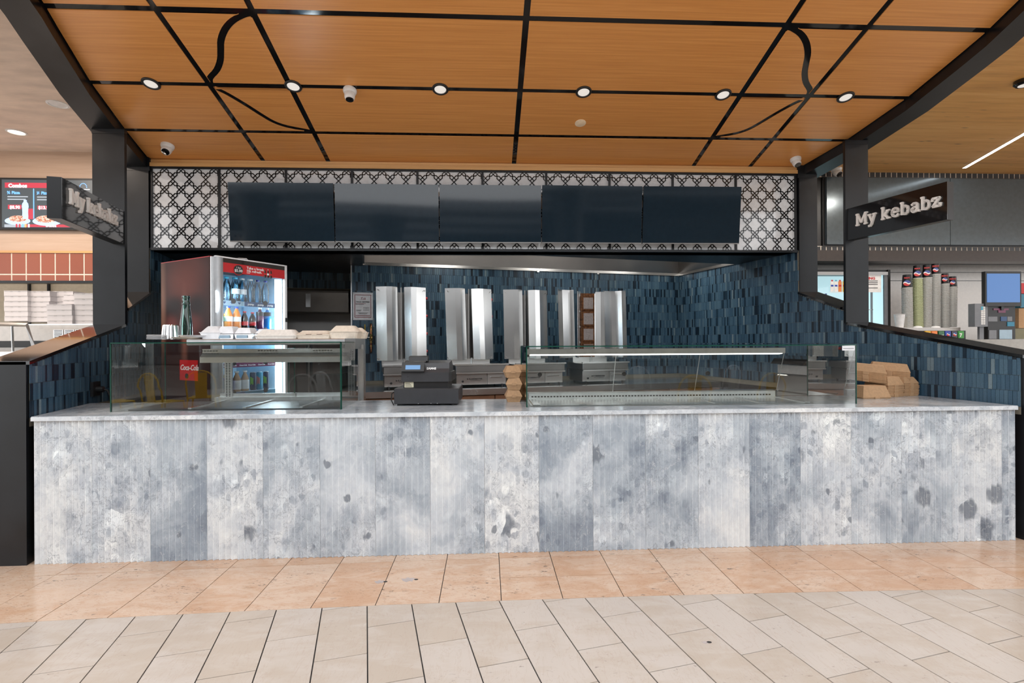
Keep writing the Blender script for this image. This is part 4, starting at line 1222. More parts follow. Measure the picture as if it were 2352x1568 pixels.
for x in (.475, .505, .535):
    bb = MB().lathe([(.0085, 0), (.0105, .010), (.0095, .028), (.0105, .040), (.008, .052), (.0045, .064), (.0045, .070)], 12, (x, -.004, 1.963), sq=.3).build('banner_bottle', 'cola', hd)
    MB().lathe([(.0108, .024), (.0108, .040)], 12, (x, -.0046, 1.963), sq=.3).build('bottle_label', 'red_print' if x != .505 else 'white_print', bb)
    MB().lathe([(.005, .070), (.005, .076)], 10, (x, -.004, 1.963), sq=.3).build('bottle_cap', 'red_print' if x != .505 else 'white_print', bb)
MB().box((.612, .035, .50), (.664, .052, 1.965)).build('light_strip', 'led_fridge', FR)
MB().box((.026, .040, .50), (.034, .075, 1.965)).build('light_strip', 'led_fridge', FR)  # second strip, hidden behind the pillar, added to brighten the inside
lamp('fridge_fill_lamp', (.05, .06, 1.72), 3.0, .25, (.8, .93, 1), (PI / 2, 0, -PI / 2 - .4), FR)  # unseen area lamps added to lift the light on the bottles
lamp('fridge_fill_lamp', (.60, .06, 1.45), 3.0, .3, (.8, .93, 1), (PI / 2, 0, PI / 2 + .4), FR)
M('blue_strip', (.015, .06, .17), .35)
M('sky_strip', (.30, .42, .52), .35)
M('plum_strip', (.17, .03, .09), .35)
M('teal_strip', (.01, .18, .30), .35)
for z, cols in ((1.74, ('sky_strip', 'blue_strip')), (1.50, ('blue_strip', 'blue_strip')), (1.21, ('plum_strip', 'plum_strip')), (.955, ('blue_strip', 'teal_strip'))):
    sh = MB().box((.03, .05, z - .012), (.60, D_ - .06, z)).build('shelf', 'fridge_white', FR)
    for j, cn in enumerate(cols):
        x0, x1 = (.03, .30) if j == 0 else (.30, .60)
        st = MB().box((x0, .030, z - .042), (x1, .040, z - .002)).build('price_strip', cn, sh)
        word = {(1.74, 1): 'pump', (1.21, 0): 'Coca-Cola', (1.21, 1): 'Coca-Cola'}.get((z, j))
        if word:
            for q in range(3): text(word, .026 if word == 'pump' else .016, 'white_print', st, (x0 + .03 + q * .095, .0292, z - .030), shear=.2 if word != 'pump' else 0, bold=.0005)
        elif z == 1.74:
            for q in range(3):
                MB().add([(x0 + .09 + q * .066 - .016, .0292, z - .012), (x0 + .09 + q * .066 + .016, .0292, z - .012), (x0 + .09 + q * .066, .0292, z - .032)], [(0, 2, 1)]).build('chevron', 'blue_strip', st)
    for x in (.20, .50):
        tg = MB().lathe([(.0001, 0), (.022, 0), (.022, .002), (.0001, .002)], 18).build('price_tag', 'black_print', sh)
        tg.matrix_local = Matrix.Translation((x, .030, z - .004)) @ Matrix.Rotation(PI / 2, 4, 'X')
ck = MB().box((-.0058, .20, 1.062), (-.004, .47, 1.235)).build('red_sticker', 'red_print', FR)
text('Coca-Cola', .066, 'white_print', ck, (-.0066, .463, 1.150), rot=(PI / 2, 0, -PI / 2), shear=.35, bold=.001, sx=.95)
MB().lathe([(.0001, 0), (.022, 0), (.022, .004), (.0001, .004)], 18).build('side_lock', 'black_plastic', FR).matrix_local = Matrix.Translation((-.006, .36, 1.10)) @ Matrix.Rotation(-PI / 2, 4, 'Y')
MB().tube([(.30, .2, H_), (.33, .16, H_ + .03), (.40, .15, H_ + .035), (.44, .16, H_)], .005, 6).build('cable_loop', 'white_plastic', FR)
MB().box((.28, .10, H_ - .004), (.36, .20, H_ + .022)).build('top_clip', 'grey_plastic', FR)

# drinks, each its own thing, standing on the fridge shelves
def fpos(x, y, z):
    m = FR.matrix_basis if False else Matrix.Translation((-2.241, 4.326, 0)) @ Matrix.Rotation(math.radians(58), 4, 'Z')
    return m @ Vector((x, y, z))
def drink_mat(name, col, trans=False):
    if name in MATS: return
    if trans: glass(name, col, rough=.05, refl=1.2)
    else: M(name, col, .18)
for n_, c_ in (('orange_drink', (.75, .22, .02)), ('grape_drink', (.10, .02, .07)), ('blue_drink', (.01, .20, .55)), ('juice', (.72, .45, .03)), ('milk_coffee', (.42, .27, .18)), ('violet_label', (.14, .07, .45)), ('green_cap', (.02, .35, .12)), ('blue_cap', (.01, .06, .45)), ('cyan_cap', (.05, .42, .6)), ('teal_can', (.01, .30, .50)), ('navy_can', (.01, .04, .10)), ('lime_print', (.30, .75, .08)), ('coral_print', (.8, .18, .1))): M(n_, c_, .25)
glass('water', (.72, .92, 1.0), rough=.03, refl=1.3)
glass('lemonade', (.80, .92, .88), rough=.03, refl=1.3)
def bottle(label, x, y, z, h, r, body_mat, cap_mat, label_mat=None, lab=(.35, .62), shoulder=.62, cap_r=.55, group='bottles in the drinks fridge'):
    t = thing('drink_bottle', label, 'bottle', fpos(x, y, z), group=group)
    nr = r * .36
    MB().lathe([(r * .85, 0), (r, h * .04), (r * .96, h * .25), (r, h * .36), (r, h * (shoulder - .08)), (r * .93, h * shoulder), (r * .62, h * (shoulder + .16)), (nr, h * (shoulder + .26)), (nr, h * .94)], 16).build('bottle_body', body_mat, t, smooth=50)
    MB().lathe([(r * cap_r * .86, h * .925), (r * cap_r * .88, h * .995), (r * cap_r * .8, h)], 14).build('cap', cap_mat, t)
    if label_mat: MB().lathe([(r * 1.012, h * lab[0]), (r * 1.012, h * lab[1])], 16, caps=(False, False)).build('wrap_label', label_mat, t, smooth=50)
    return t
caps = ['cyan_cap', 'cyan_cap', 'cyan_cap', 'white_plastic', 'white_plastic', 'blue_cap', 'blue_cap']
wl = ['water bottle nearest the handle on the top fridge shelf', 'second water bottle from the handle on the top shelf', 'third water bottle on the top shelf under the round price disc', 'water bottle in the middle of the top shelf with white cap',
      'white capped water bottle right of the middle of the top shelf', 'blue capped water bottle second from the light strip', 'blue capped water bottle beside the light strip']
for i in range(7): bottle(wl[i], .115 + i * .071, .085 + .01 * (i % 2), 1.742, .205, .031, 'water', caps[i], 'white_print' if i in (2, 3) else None, (.30, .52))
for i in range(6): bottle('water bottle in the rear row of the top fridge shelf, %s from the handle' % nth(i + 1), .15 + i * .071, .165, 1.742, .215, .031, 'water', 'cyan_cap' if i < 3 else 'white_plastic')
row2 = [('clear lemonade bottle with green cap and label on the second shelf', 'lemonade', 'green_cap', 'green_cap', .195, .032), ('orange soft drink bottle next to the green capped one', 'orange_drink', 'blue_cap', 'white_print', .192, .034),
        ('orange soft drink bottle beside the small cola bottles', 'orange_drink', 'blue_cap', 'white_print', .190, .034), ('small cola bottle with red label next to the orange drinks', 'cola', 'red_print', 'red_print', .155, .029),
        ('small cola bottle with red label beside the purple drink', 'cola', 'red_print', 'red_print', .150, .029), ('purple sports drink bottle with black top label', 'grape_drink', 'white_plastic', 'black_print', .195, .032),
        ('bright blue sports drink bottle beside the light strip', 'blue_drink', 'white_plastic', 'black_print', .195, .032)]
for i, (s, b_, c_, l_, h_, r_) in enumerate(row2): bottle(s, .115 + i * .074, .085, 1.502, h_, r_, b_, c_, l_, (.62, .80) if i > 4 else (.20, .42) if i in (3, 4) else (.32, .54))
row3 = [('dark plum drink bottle with red cap behind the case glass', 'grape_drink', 'red_print', 'black_print', .185, .036, .115), ('yellow juice bottle with violet label behind the case glass', 'juice', 'white_plastic', 'violet_label', .225, .036, .185),
        ('iced coffee bottle with white label next to the juice', 'milk_coffee', 'white_plastic', 'white_print', .175, .034, .265), ('iced coffee bottle with white label beside the energy cans', 'milk_coffee', 'white_plastic', 'white_print', .178, .034, .340)]
for s, b_, c_, l_, h_, r_, x_ in row3: bottle(s, x_, .09, .957, h_, r_, b_, c_, l_, (.10, .55), shoulder=.60, cap_r=.62)
def can(label, x, y, z, mat_, pr):
    t = thing('drink_can', label, 'can', fpos(x, y, z), group='cans in the drinks fridge')
    MB().lathe([(.022, 0), (.0265, .008), (.0265, .145), (.022, .158)], 18).build('can_body', mat_, t, smooth=40)
    MB().lathe([(.022, .158), (.0205, .160), (.0205, .157)], 18).build('rim', 'aluminium', t)
    for k, dx in enumerate((-.009, 0, .009)):
        MB().box((dx - .0025, -.0285, .05 + .008 * (k % 2)), (dx + .0025, -.0245, .12 - .006 * k)).build('claw_print', pr, t)
can('black energy drink can with green claw print beside the iced coffee', .415, .085, .957, 'navy_can', 'lime_print')
can('light blue energy drink can with coral print', .478, .085, .957, 'teal_can', 'coral_print')
can('black energy drink can with green claw print beside the light strip', .545, .085, .957, 'navy_can', 'lime_print')

# ------------------------------------------------------------------ takeaway packaging on the case's top shelf
ZS = AZ1 + .026
def on_shelf(px, y=4.02): return (at_y(px, 776, y).x, y, ZS)
def clamshell(label, x, y, z, w, d, h, mat_, rz=0.0, slots=False, base_h=.02, cat='takeaway box', group='pulp takeaway boxes on the case shelf', name='takeaway_box'):
    t = thing(name, label, cat, (x, y, z), rz, group)
    def ring(i, zz, r=.012):
        a, b_ = w / 2 - i, d / 2 - i
        return [(-a + r, -b_, zz), (a - r, -b_, zz), (a, -b_ + r, zz), (a, b_ - r, zz), (a - r, b_, zz), (-a + r, b_, zz), (-a, b_ - r, zz), (-a, -b_ + r, zz)]
    MB().rings([ring(.012, 0), ring(0, base_h)]).build('tray', mat_, t)
    MB().rings([ring(-.004, base_h), ring(-.004, base_h + .004), ring(.006, base_h + .005), ring(.034, h - .008), ring(.042, h)]).build('lid', mat_, t, smooth=35)
    if slots:
        for x0 in (-.05, .03): MB().box((x0, -d / 2 - .006, base_h + .003), (x0 + .04, -d / 2 + .02, base_h + .006)).build('tab_slot', 'rust', t)
    return t
# stack of clear lids, foil dishes, bottle, plates
x, y, z = on_shelf(366)
for k in range(7):
    t = thing('plastic_lid', 'clear plastic lid, %s from the bottom of the low stack at the shelf end' % nth(k + 1), 'lid', (x - .012 * (k % 2) * .2, 3.99, z + k * .0052), group='stack of clear plastic lids')
    MB().lathe([(.062, 0), (.064, .002), (.060, .0045), (.03, .004), (.001, .0042)], 22).build('disc', 'clear_plastic', t)
    MB().lathe([(.064, .001), (.0655, .0035)], 22, caps=(False, False)).build('rim', 'clear_plastic', t)
x = at_y(390, 776, 4.06).x
t = thing('foil_cups', 'upturned ribbed clear cup beside the green bottle', 'cup', (x, 4.07, z))
t.name = 'ribbed_cup'
rb = MB()
n = 40
prof = [(.060, 0), (.058, .02), (.050, .105), (.047, .112)]
rb.rings([[(r * (1 + (.03 if i % 2 else -.03) * (zz < .11)) * math.cos(2 * PI * i / n), r * (1 + (.03 if i % 2 else -.03) * (zz < .11)) * math.sin(2 * PI * i / n), zz) for i in range(n)] for r, zz in prof])
rb.build('cup_wall', 'foil', t)
MB().lathe([(.0625, 0), (.0625, .004)], 24, caps=(False, False)).build('cup_rim', 'foil', t)
x = at_y(426, 776, 4.05).x
t = thing('glass_bottle', 'open green glass bottle standing on the case shelf', 'bottle', (x, 4.06, z))
MB().lathe([(.034, 0), (.047, .006), (.046, .05), (.041, .14), (.032, .22), (.026, .265), (.0265, .27), (.0285, .275), (.0285, .283), (.026, .287), (.026, .315), (.0285, .32), (.0275, .332), (.022, .334), (.022, .30), (.024, .22), (.036, .10), (.036, .03)], 24, caps=(True, False)).build('bottle_wall', 'bottle_glass', t, smooth=50)
MB().lathe([(.0275, .262), (.030, .268), (.0275, .276)], 24, caps=(False, False)).build('neck_ring', 'bottle_glass', t, smooth=50)
for px_, s, m_, zz in ((432, 'brown paper plate leaning low in front of the green bottle', 'pulp', 0), (448, 'white plate lying across the brown plate', 'foam', .013)):
    x = at_y(px_, 776, 3.98).x
    t = thing('plate', s, 'plate', (x, 3.97, z + zz), group='plates on the case shelf')
    MB().lathe([(.06, 0), (.075, .003), (.10, .013), (.102, .015), (.098, .0155), (.072, .006), (.001, .005)], 28).build('dish', m_, t, smooth=50)
    MB().lathe([(.102, .0145), (.104, .016), (.100, .0168)], 28, caps=(False, False)).build('plate_rim', m_, t)
x = at_y(490, 776, 4.0).x
clamshell('white foam box stack beside the plates on the case shelf', x, 4.02, z, .155, .15, .098, 'foam', .05, base_h=.048)
for px_, s, hh in ((526, 'foil tray with white cardboard lid in front of the fridge, leftmost of three', .096), (566, 'foil tray with white cardboard lid in the middle of three', .085), (612, 'foil tray with white lid half hidden by the cream box', .075)):
    x = at_y(px_, 776, 4.02).x
    t = thing('foil_tray', s, 'foil tray', (x, 4.03, z), 0, 'foil trays with lids on the case shelf')
    w = .062
    def rg(i, zz): return [(-w + i, -.07 + i, zz), (w - i, -.07 + i, zz), (w - i, .07 - i, zz), (-w + i, .07 - i, zz)]
    MB().rings([rg(.008, 0), rg(0, .036), rg(-.004, .038), rg(-.004, .041)]).build('tray', 'foil', t)
    MB().box((-.045, -.0725, .006), (.035, -.0705, .028)).build('tray_label', 'sky_strip', t)
    MB().rings([rg(.002, .041), rg(.016, hh - .012), rg(.024, hh)]).build('lid', 'foam', t)
pulp = [(642, 3.99, .30, .070, 'pulp_pale', 'wide cream pulp box lid beside the foil trays', False, .022), (727, 4.02, .272, .062, 'pulp', 'cream pulp box with two tab slots in the middle of the shelf', True, .028),
        (795, 4.0, .215, .098, 'pulp', 'tall stack of cream pulp boxes at the shelf end, front one', False, .050), (816, 4.10, .19, .085, 'pulp', 'cream pulp box at the shelf end, behind the tall stack', False, .045)]
for px_, y_, w, hh, m_, s, sl, bh in pulp: clamshell(s, at_y(px_, 776, y_).x, y_, z, w, .17 if y_ < 4.05 else .10, hh, m_, 0, sl, bh)

# ------------------------------------------------------------------ cash register
rg_ = thing('cash_register', 'black cash register on its cash drawer on the marble counter', 'cash register', (-.432, 3.69, CT), math.radians(-1.5))
MB().bev((-.229, 0, .012), (.229, .40, .122), .004).build('cash_drawer', 'dark_plastic', rg_)
for x in (-.20, .19):
    for y in (.03, .36): MB().lathe([(.012, 0), (.012, .013)], 10, (x, y, 0)).build('foot', 'rubber', rg_)
for x in (-.06, .03, .075): MB().box((x, -.001, .014), (x + .006, .002, .018)).build('drawer_screw', 'aluminium', rg_)
MB().box((-.170, .05, .122), (.150, .36, .172)).build('plinth', 'black_plastic', rg_)
up = MB().end([(.03, .168), (.03, .235), (.055, .262), (.07, .300), (.25, .315), (.38, .26), (.38, .168)], -.182, .158)
up.build('housing', 'dark_plastic', rg_)
MB().end([(.028, .170), (.028, .236), (.30, .236), (.38, .170)], .158, .178).build('side_cheek', 'black_plastic', rg_)
sc = MB().end([(.010, .238), (.005, .246), (.030, .308), (.04, .306), (.04, .238)], -.176, -.016).build('customer_display', 'black_plastic', rg_)
q = Matrix.Translation((-.149, .0105, .258)) @ Matrix.Rotation(-math.atan2(.025, .062), 4, 'X')
lamp_mat('lcd_blue', (.13, .32, .62), .45, (.05, .08, .12))
MB().box((0, -.002, 0), (.105, .0, .032)).build('display_window', 'lcd_blue', sc).matrix_local = q
text('SAM4S', .024, 'white_print', rg_, (-.004, .048, .255), rot=(PI / 2 - .5, 0, 0), bold=.0007)
MB().lathe([(.0001, 0), (.004, 0), (.004, .002), (.0001, .002)], 10).build('key_lock', 'black_print', rg_).matrix_local = Matrix.Translation((-.135, .030, .205)) @ Matrix.Rotation(PI / 2, 4, 'X')
M('sticker_cream', (.70, .66, .50), .5)
sk = MB().box((-.163, .0485, .127), (-.098, .0495, .166)).build('rating_sticker', 'sticker_cream', rg_)
for k in range(3): MB().box((-.158, .0478, .134 + k * .010), (-.108 - .008 * k, .0486, .137 + k * .010)).build('text_line', 'black_print', sk)
MB().box((-.020, .12, .30), (.0, .14, .33)).build('display_stalk', 'black_plastic', rg_)
MB().end([(.09, .315), (.10, .345), (.16, .352), (.17, .318)], -.140, -.002).build('operator_display', 'black_plastic', rg_)
MB().tube([(-.228, .05, .10), (-.25, .03, .085), (-.252, .02, .04), (-.235, .02, .004)], .004, 6).build('power_lead', 'rubber', rg_)

# ------------------------------------------------------------------ kraft boxes
def kraft_box(label, x, y, z, w, d, h, rz, group, tip=0.0):
    t = thing('kraft_box', label, 'takeaway box', (x, y, z), rz, group)
    if tip: t.rotation_euler = (tip, 0, rz)
    hm = h * .46
    def rg2(i, zz): return [(-w / 2 + i, -d / 2 + i, zz), (w / 2 - i, -d / 2 + i, zz), (w / 2 - i, d / 2 - i, zz), (-w / 2 + i, d / 2 - i, zz)]
    MB().rings([rg2(.014, 0), rg2(0, hm)]).build('tray', 'kraft', t)
    MB().rings([rg2(-.003, hm), rg2(-.003, hm + .003), rg2(.018, h - .001), rg2(.019, h)]).build('lid', 'kraft', t)
    MB().box((-.016, -d / 2 - .005, hm - .006), (.016, -d / 2 - .002, hm + .012)).build('tuck_tab', 'kraft', t)
    return t
x0 = .196
for k, s in enumerate(('lowest of three small brown burger boxes beside the glass case', 'middle one of three small brown burger boxes beside the glass case', 'topmost of three small brown burger boxes beside the glass case')):
    kraft_box(s, x0 + (.002, .008, -.006)[k], 3.90, CT + .0905 * k, .118, .118, .090, (.05, -.04, .10)[k], 'stacked small burger boxes')
for k, s in enumerate(('lowest burger box of the column behind the front three', 'middle burger box of the column behind the front three', 'topmost burger box of the column behind the front three')):
    kraft_box(s, x0 + .05 + .006 * k, 4.045, CT + .0905 * k, .118, .118, .090, (-.05, .05, 0)[k], 'stacked small burger boxes')
# big nested hinged boxes at the right end of the counter
def snack_pack(label, x, y, z, w, d, h, rz, group='large brown boxes nested at the counter end', tilt=0.0):
    t = thing('snack_box', label, 'takeaway box', (x, y, z), rz, group)
    if tilt: t.rotation_euler = (0, tilt, rz)
    def rg2(i, zz, k=1.0): return [(-w / 2 + i, -d / 2 + i * k, zz), (w / 2 - i, -d / 2 + i * k, zz), (w / 2 - i, d / 2 - i * k, zz), (-w / 2 + i, d / 2 - i * k, zz)]
    MB().rings([rg2(.006, 0), rg2(0, .012), rg2(.002, .014), rg2(.026, h - .001), rg2(.027, h)]).build('shell', 'kraft', t)
    MB().box((-.02, -d / 2 - .003, .001), (.02, -d / 2 + .004, .014)).build('tuck_tab', 'kraft', t)
    return t
def nest(base, n, step, w, d, h, rz, words, topw, jit=.003, tilt=0.0):
    x, y, z = base
    for k in range(n):
        last = k == n - 1
        hh = h if last else step + .014
        t = snack_pack(topw if last else words + ', %s from its bottom' % nth(k + 1), x + R.uniform(-jit, jit), y + R.uniform(-jit, jit), z + k * step, w + R.uniform(-.003, .003), d, hh, rz + R.uniform(-.015, .015), tilt=tilt)
rzr = math.radians(12)
nest((2.99, 3.90, CT), 1, .01, .235, .16, .098, math.radians(3), '', 'single low brown box in front of the nested boxes')
nest((3.21, 4.02, CT), 9, .0105, .175, .20, .075, math.radians(14), 'brown box shell in the middle nested pile', 'top shell of the middle nested pile of brown boxes')
nest((3.085, 4.055, CT + .118), 8, .010, .27, .17, .070, math.radians(-38), 'brown box shell in the tilted upper pile', 'top shell of the tilted upper pile of brown boxes', tilt=.10)
nest((3.385, 4.08, CT), 9, .0115, .165, .21, .060, math.radians(14), 'brown box shell in the pile against the blue wall', 'upper shell in the pile against the blue wall')
nest((3.335, 4.13, CT + .125), 7, .0105, .28, .17, .075, math.radians(-34), 'brown box shell in the high pile against the blue wall', 'topmost shell of the high pile against the blue wall', tilt=.08)

# ------------------------------------------------------------------ contact grill behind the boxes, grey bins behind the case
cg = thing('contact_grill', 'black lidded contact grill behind the brown boxes', 'contact grill', (3.02, 4.62, .90), math.radians(10))
MB().bev((-.24, -.2, 0), (.20, .2, .16), .01).build('grill_base', 'steel_dark', cg)
MB().side([(-.23, .17), (.19, .17), (.19, .25), (-.23, .25)], -.19, .19).build('hot_plate', 'aluminium', cg)
MB().side([(-.30, .26), (-.26, .31), (-.1, .335), (.12, .33), (.22, .30), (.245, .25), (.22, .255), (.10, .28), (-.1, .285)], -.2, .2).build('grill_lid', 'black_gloss', cg)
MB().tube([(.2, -.2, .27), (.26, -.24, .25), (.26, .24, .25), (.2, .2, .27)], .012, 8).build('lid_handle', 'black_plastic', cg)
tag(MB().box((2.2, 4.35, 0), (3.30, 4.95, .90)).build('side_bench', 'steel'), 'low steel bench behind the counter end under the contact grill', 'bench')
sk = thing('wall_socket', 'black plug and socket low on the blue tiles beside the glass case', 'socket', (wall_x(L0, 4.13) + .004, 4.13, 1.03), GA - PI / 2 + PI)
sk.rotation_euler = (0, 0, GA)
MB().box((0, -.055, -.055), (.02, .055, .055)).build('plate', 'black_plastic', sk)
MB().lathe([(.024, 0), (.024, .045), (.014, .05)], 14).build('plug', 'black_plastic', sk).matrix_local = Matrix.Translation((.02, 0, -.005)) @ Matrix.Rotation(PI / 2, 4, 'Y')
MB().tube([(.06, 0, -.005), (.09, .0, -.015), (.10, .0, -.05), (.10, .02, -.10)], .007, 8).build('lead', 'rubber', sk)

# ------------------------------------------------------------------ pizza shop beyond the left wall
def flat(px0, py0, px1, py1, y, mat_, name, parent=None, th=.02):
    a, b_ = at_y(px0, py0, y), at_y(px1, py1, y)
    return MB().box((min(a.x, b_.x), y, min(a.z, b_.z)), (max(a.x, b_.x), y + th, max(a.z, b_.z))).build(name, mat_, parent)
PY = 6.6
tag(MB().box((-9.5, 1.2, 3.74), (-3.12, PY + .05, 3.8)).build('ceiling_pizza', 'plaster'), kind='structure')
def zy(py, y, px=110): return at_y(px, py, y).z
pw = tag(MB().box((-9.5, PY, zy(577, PY)), (-3.45, PY + .1, 3.78)).build('wall_pizza', 'pale_wood'), kind='structure')
MB().box((-9.5, PY - .012, zy(581, PY)), (-3.5, PY, zy(576, PY))).build('wood_nosing', 'trim_wood', pw)
lw = tag(MB().box((-9.5, PY + .002, zy(645, PY)), (-3.45, PY + .1, zy(579, PY))).build('wall_frieze', 'pale_grout'), kind='structure')
zj = zy(630, PY)
tw = 30.6 * PY / FPX
xk = at_y(26.5, 600, PY).x
for k in range(-8, 9):
    xa, xb = xk + k * tw + .008, xk + (k + 1) * tw - .008
    if xb > -3.6: continue
    MB().box((xa, PY - .001, zj + .008), (xb, PY + .004, zy(580.5, PY) - .004)).build('terracotta_tile', 'terracotta_tile', lw)
    MB().box((xa, PY - .001, zy(645, PY) + .004), (xb, PY + .004, zj - .008)).build('terracotta_tile', 'terracotta_tile', lw)
MB().box((-9.5, PY - .02, zy(650, PY)), (-3.5, PY + .1, zy(645, PY))).build('steel_edge', 'black_steel', lw)
M('kitchen_cream', (.48, .42, .32), .6)
M('grey_wall', (.26, .26, .24), .6)
bwall = tag(MB().box((-9.5, 7.9, 0), (-3.6, 8.0, 3.5)).build('wall_pizza_kitchen', 'kitchen_cream'), kind='structure')
for px_ in (63, 108):
    a = at_y(px_, 660, 7.85)
    MB().box((a.x - .01, 7.86, 1.0), (a.x + .01, 7.9, 2.4)).build('panel_joint', 'black_steel', bwall)
# lit menu screens
lamp_mat('menu_dark', (.045, .055, .060), 1.0, (.01, .01, .012))
lamp_mat('menu_red', (.42, .03, .05), 1.0, (.01, .01, .012))
lamp_mat('menu_white', (.85, .92, 1.0), 1.0, (.01, .01, .012))
lamp_mat('menu_blue', (.16, .42, .95), 1.0, (.01, .01, .012))
lamp_mat('menu_grey', (.30, .33, .36), 1.0, (.01, .01, .012))
lamp_mat('menu_plate', (.42, .55, .95), 1.0, (.01, .01, .012))
lamp_mat('menu_amber', (.75, .36, .12), 1.0, (.01, .01, .012))
def mat_pizza():
    m, nt, b = nodes_of('menu_pizza')
    f = noise(nt, coords(nt), 38, 5, .7, 1.0)
    r = ramp(nt, [(.35, (.20, .04, .02)), (.48, (.45, .16, .09)), (.58, (.75, .55, .45)), (.66, (.5, .12, .08))]); L(nt, f, r.inputs[0])
    setp(b, (0, 0, 0), .5, estr=1.0); L(nt, r.outputs[0], b.inputs['Emission Color'])
    MATS['menu_pizza'] = m
mat_pizza()
SY = PY - .07
ms = thing('pizza_menu_screen', 'lit menu screen of the pizza shop with combo prices', 'menu screen', (0, 0, 0))
flat(-60, 407, 216, 528, SY + .012, 'black_plastic', 'frame', ms, .05)
dsp = flat(4, 412, 213, 523, SY + .004, 'menu_dark', 'display', ms, .012)
def mp(px, py): 
    a = at_y(px, py, SY); return a
def mrect(px0, py0, px1, py1, mat_, name, lift=.001):
    return flat(px0, py0, px1, py1, SY + .003 - lift, mat_, name, dsp, .001)
def mtext(s, px, py, hpx, mat_, bold=.0015):
    a = at_y(px, py, SY - .0005); return text(s, hpx * SY / FPX * 1.38, mat_, dsp, a, bold=bold, extrude=.0004)
mrect(11, 419, 150, 432, 'menu_red', 'heading_band')
mtext('Combos', 19, 430, 8.2, 'menu_white', .003)
mtext('\u00be Pizza', 16, 445, 6.3, 'menu_blue', .002); mtext('\u00bd Pizza', 84, 446, 6.3, 'menu_blue', .002)
for x, y in ((17, 450), (85, 451)):
    mrect(x, y, x + 47, y + 3, 'menu_grey', 'text_line'); mrect(x, y + 6, x + 42, y + 9, 'menu_grey', 'text_line')
mrect(18, 470, 49, 480, 'menu_red', 'price_band'); mtext('$8.90', 22, 479, 7.0, 'menu_white', .002)
mrect(86, 472, 118, 481, 'menu_red', 'price_band'); mtext('$13.90', 88, 480, 7.0, 'menu_white', .002)
mrect(76, 433, 78.5, 502, 'menu_blue', 'divider')
def mdisc(px, py, rx, ry, mat_, name, lift):
    a = at_y(px, py, SY); o = MB().lathe([(1, 0), (1, .0008)], 24).build(name, mat_, dsp)
    o.matrix_local = Matrix.Translation((a.x, SY + .003 - lift, a.z)) @ Matrix.Rotation(PI / 2, 4, 'X') @ Matrix.Diagonal((rx * SY / FPX, ry * SY / FPX, 1, 1))
mdisc(40, 507, 27, 9, 'menu_plate', 'plate_picture', .0012); mdisc(41, 502, 19, 7, 'menu_pizza', 'pizza_picture', .0024)
mdisc(108, 508, 31, 10, 'menu_plate', 'plate_picture', .0012); mdisc(106, 503, 22, 8, 'menu_pizza', 'pizza_picture', .0024)
bo = MB().lathe([(6.2, 0), (6.5, 6), (6.0, 14), (6.5, 24), (7.3, 27), (6.4, 34), (3.4, 38), (3.2, 42)], 16, sq=.01).build('bottle_picture', 'menu_plate', dsp)
a = at_y(58, 503, SY); bo.matrix_local = Matrix.Translation((a.x, SY, a.z)) @ Matrix.Scale(SY / FPX, 4)
mrect(63, 479, 76, 503, 'menu_red', 'can_picture', .0022)
mrect(10, 515, 60, 522, 'menu_grey', 'footer_band'); mrect(60, 515, 205, 522, 'menu_red', 'footer_band', .0015); mtext('UPGRADE', 105, 521, 3.6, 'menu_white', .001)
for k, c_ in enumerate(('menu_red', 'menu_red', 'menu_blue', 'menu_amber', 'menu_white')): mrect(36 + k * 7, 514, 40 + k * 7, 522, c_, 'tiny_can', .003)
for k in range(9):
    an = PI * k / 8
    mrect(191 - 8 * math.cos(an) - 1, 430 - 9 * math.sin(an) - 1, 191 - 8 * math.cos(an) + 1, 430 - 9 * math.sin(an) + 1, 'menu_blue', 'logo_ray')
mrect(188, 434, 206, 436, 'menu_white', 'logo_line')
# downlights of that shop
for px_, py_, s, mt in ((133, 239, 'plain round white cover in the plaster ceiling', 'white_plastic'), (38, 303, 'recessed lit downlight in the plaster ceiling', 'downlight_warm')):
    a = at_z(px_, py_, 3.74)
    t = thing('plaster_downlight', s, 'downlight', a)
    MB().lathe([(.092, 0), (.092, -.006), (.075, -.009), (.070, -.002)], 28, caps=(True, False)).build('trim_ring', 'white_plastic', t)
    MB().lathe([(.071, -.003), (.001, -.0032)], 28, caps=(False, False)).build('lens', mt, t)
for x, y in ((-4.6, 5.2), (-5.6, 5.2), (-4.6, 4.0), (-5.8, 3.6)): lamp('plaster_downlight_lamp', (x, y, 3.72), 16, .2, (1, .86, .74))
# oven and pizza boxes
M('steel_wall', (.50, .47, .44), .42, .75)
ovn = thing('pizza_oven', 'long stainless oven top under the stacked pizza boxes', 'oven', (0, 0, 0))
zo = zy(748, 5.6)
MB().box((-5.6, 5.35, .3), (-3.62, 6.05, zo)).build('oven_body', 'steel_wall', ovn)
for px_ in (124, 149, 174):
    a, b_ = at_y(px_, 757, 5.35), at_y(px_ + 22, 776, 5.35)
    vt = MB().box((a.x, 5.343, b_.z), (b_.x, 5.35, a.z)).build('vent', 'steel_bright', ovn)
    n = 6
    for k in range(n):
        zz = b_.z + (a.z - b_.z) * (k + .25) / n
        MB().box((a.x + .008, 5.340, zz), (b_.x - .008, 5.3435, zz + (a.z - b_.z) / n * .55)).build('vent_slot', 'black_print', vt)
a, b_ = at_y(-40, 783, 5.34), at_y(150, 797, 5.34)
MB().box((a.x, 5.34, b_.z), (b_.x, 5.36, a.z)).build('loading_slot', 'black_print', ovn)
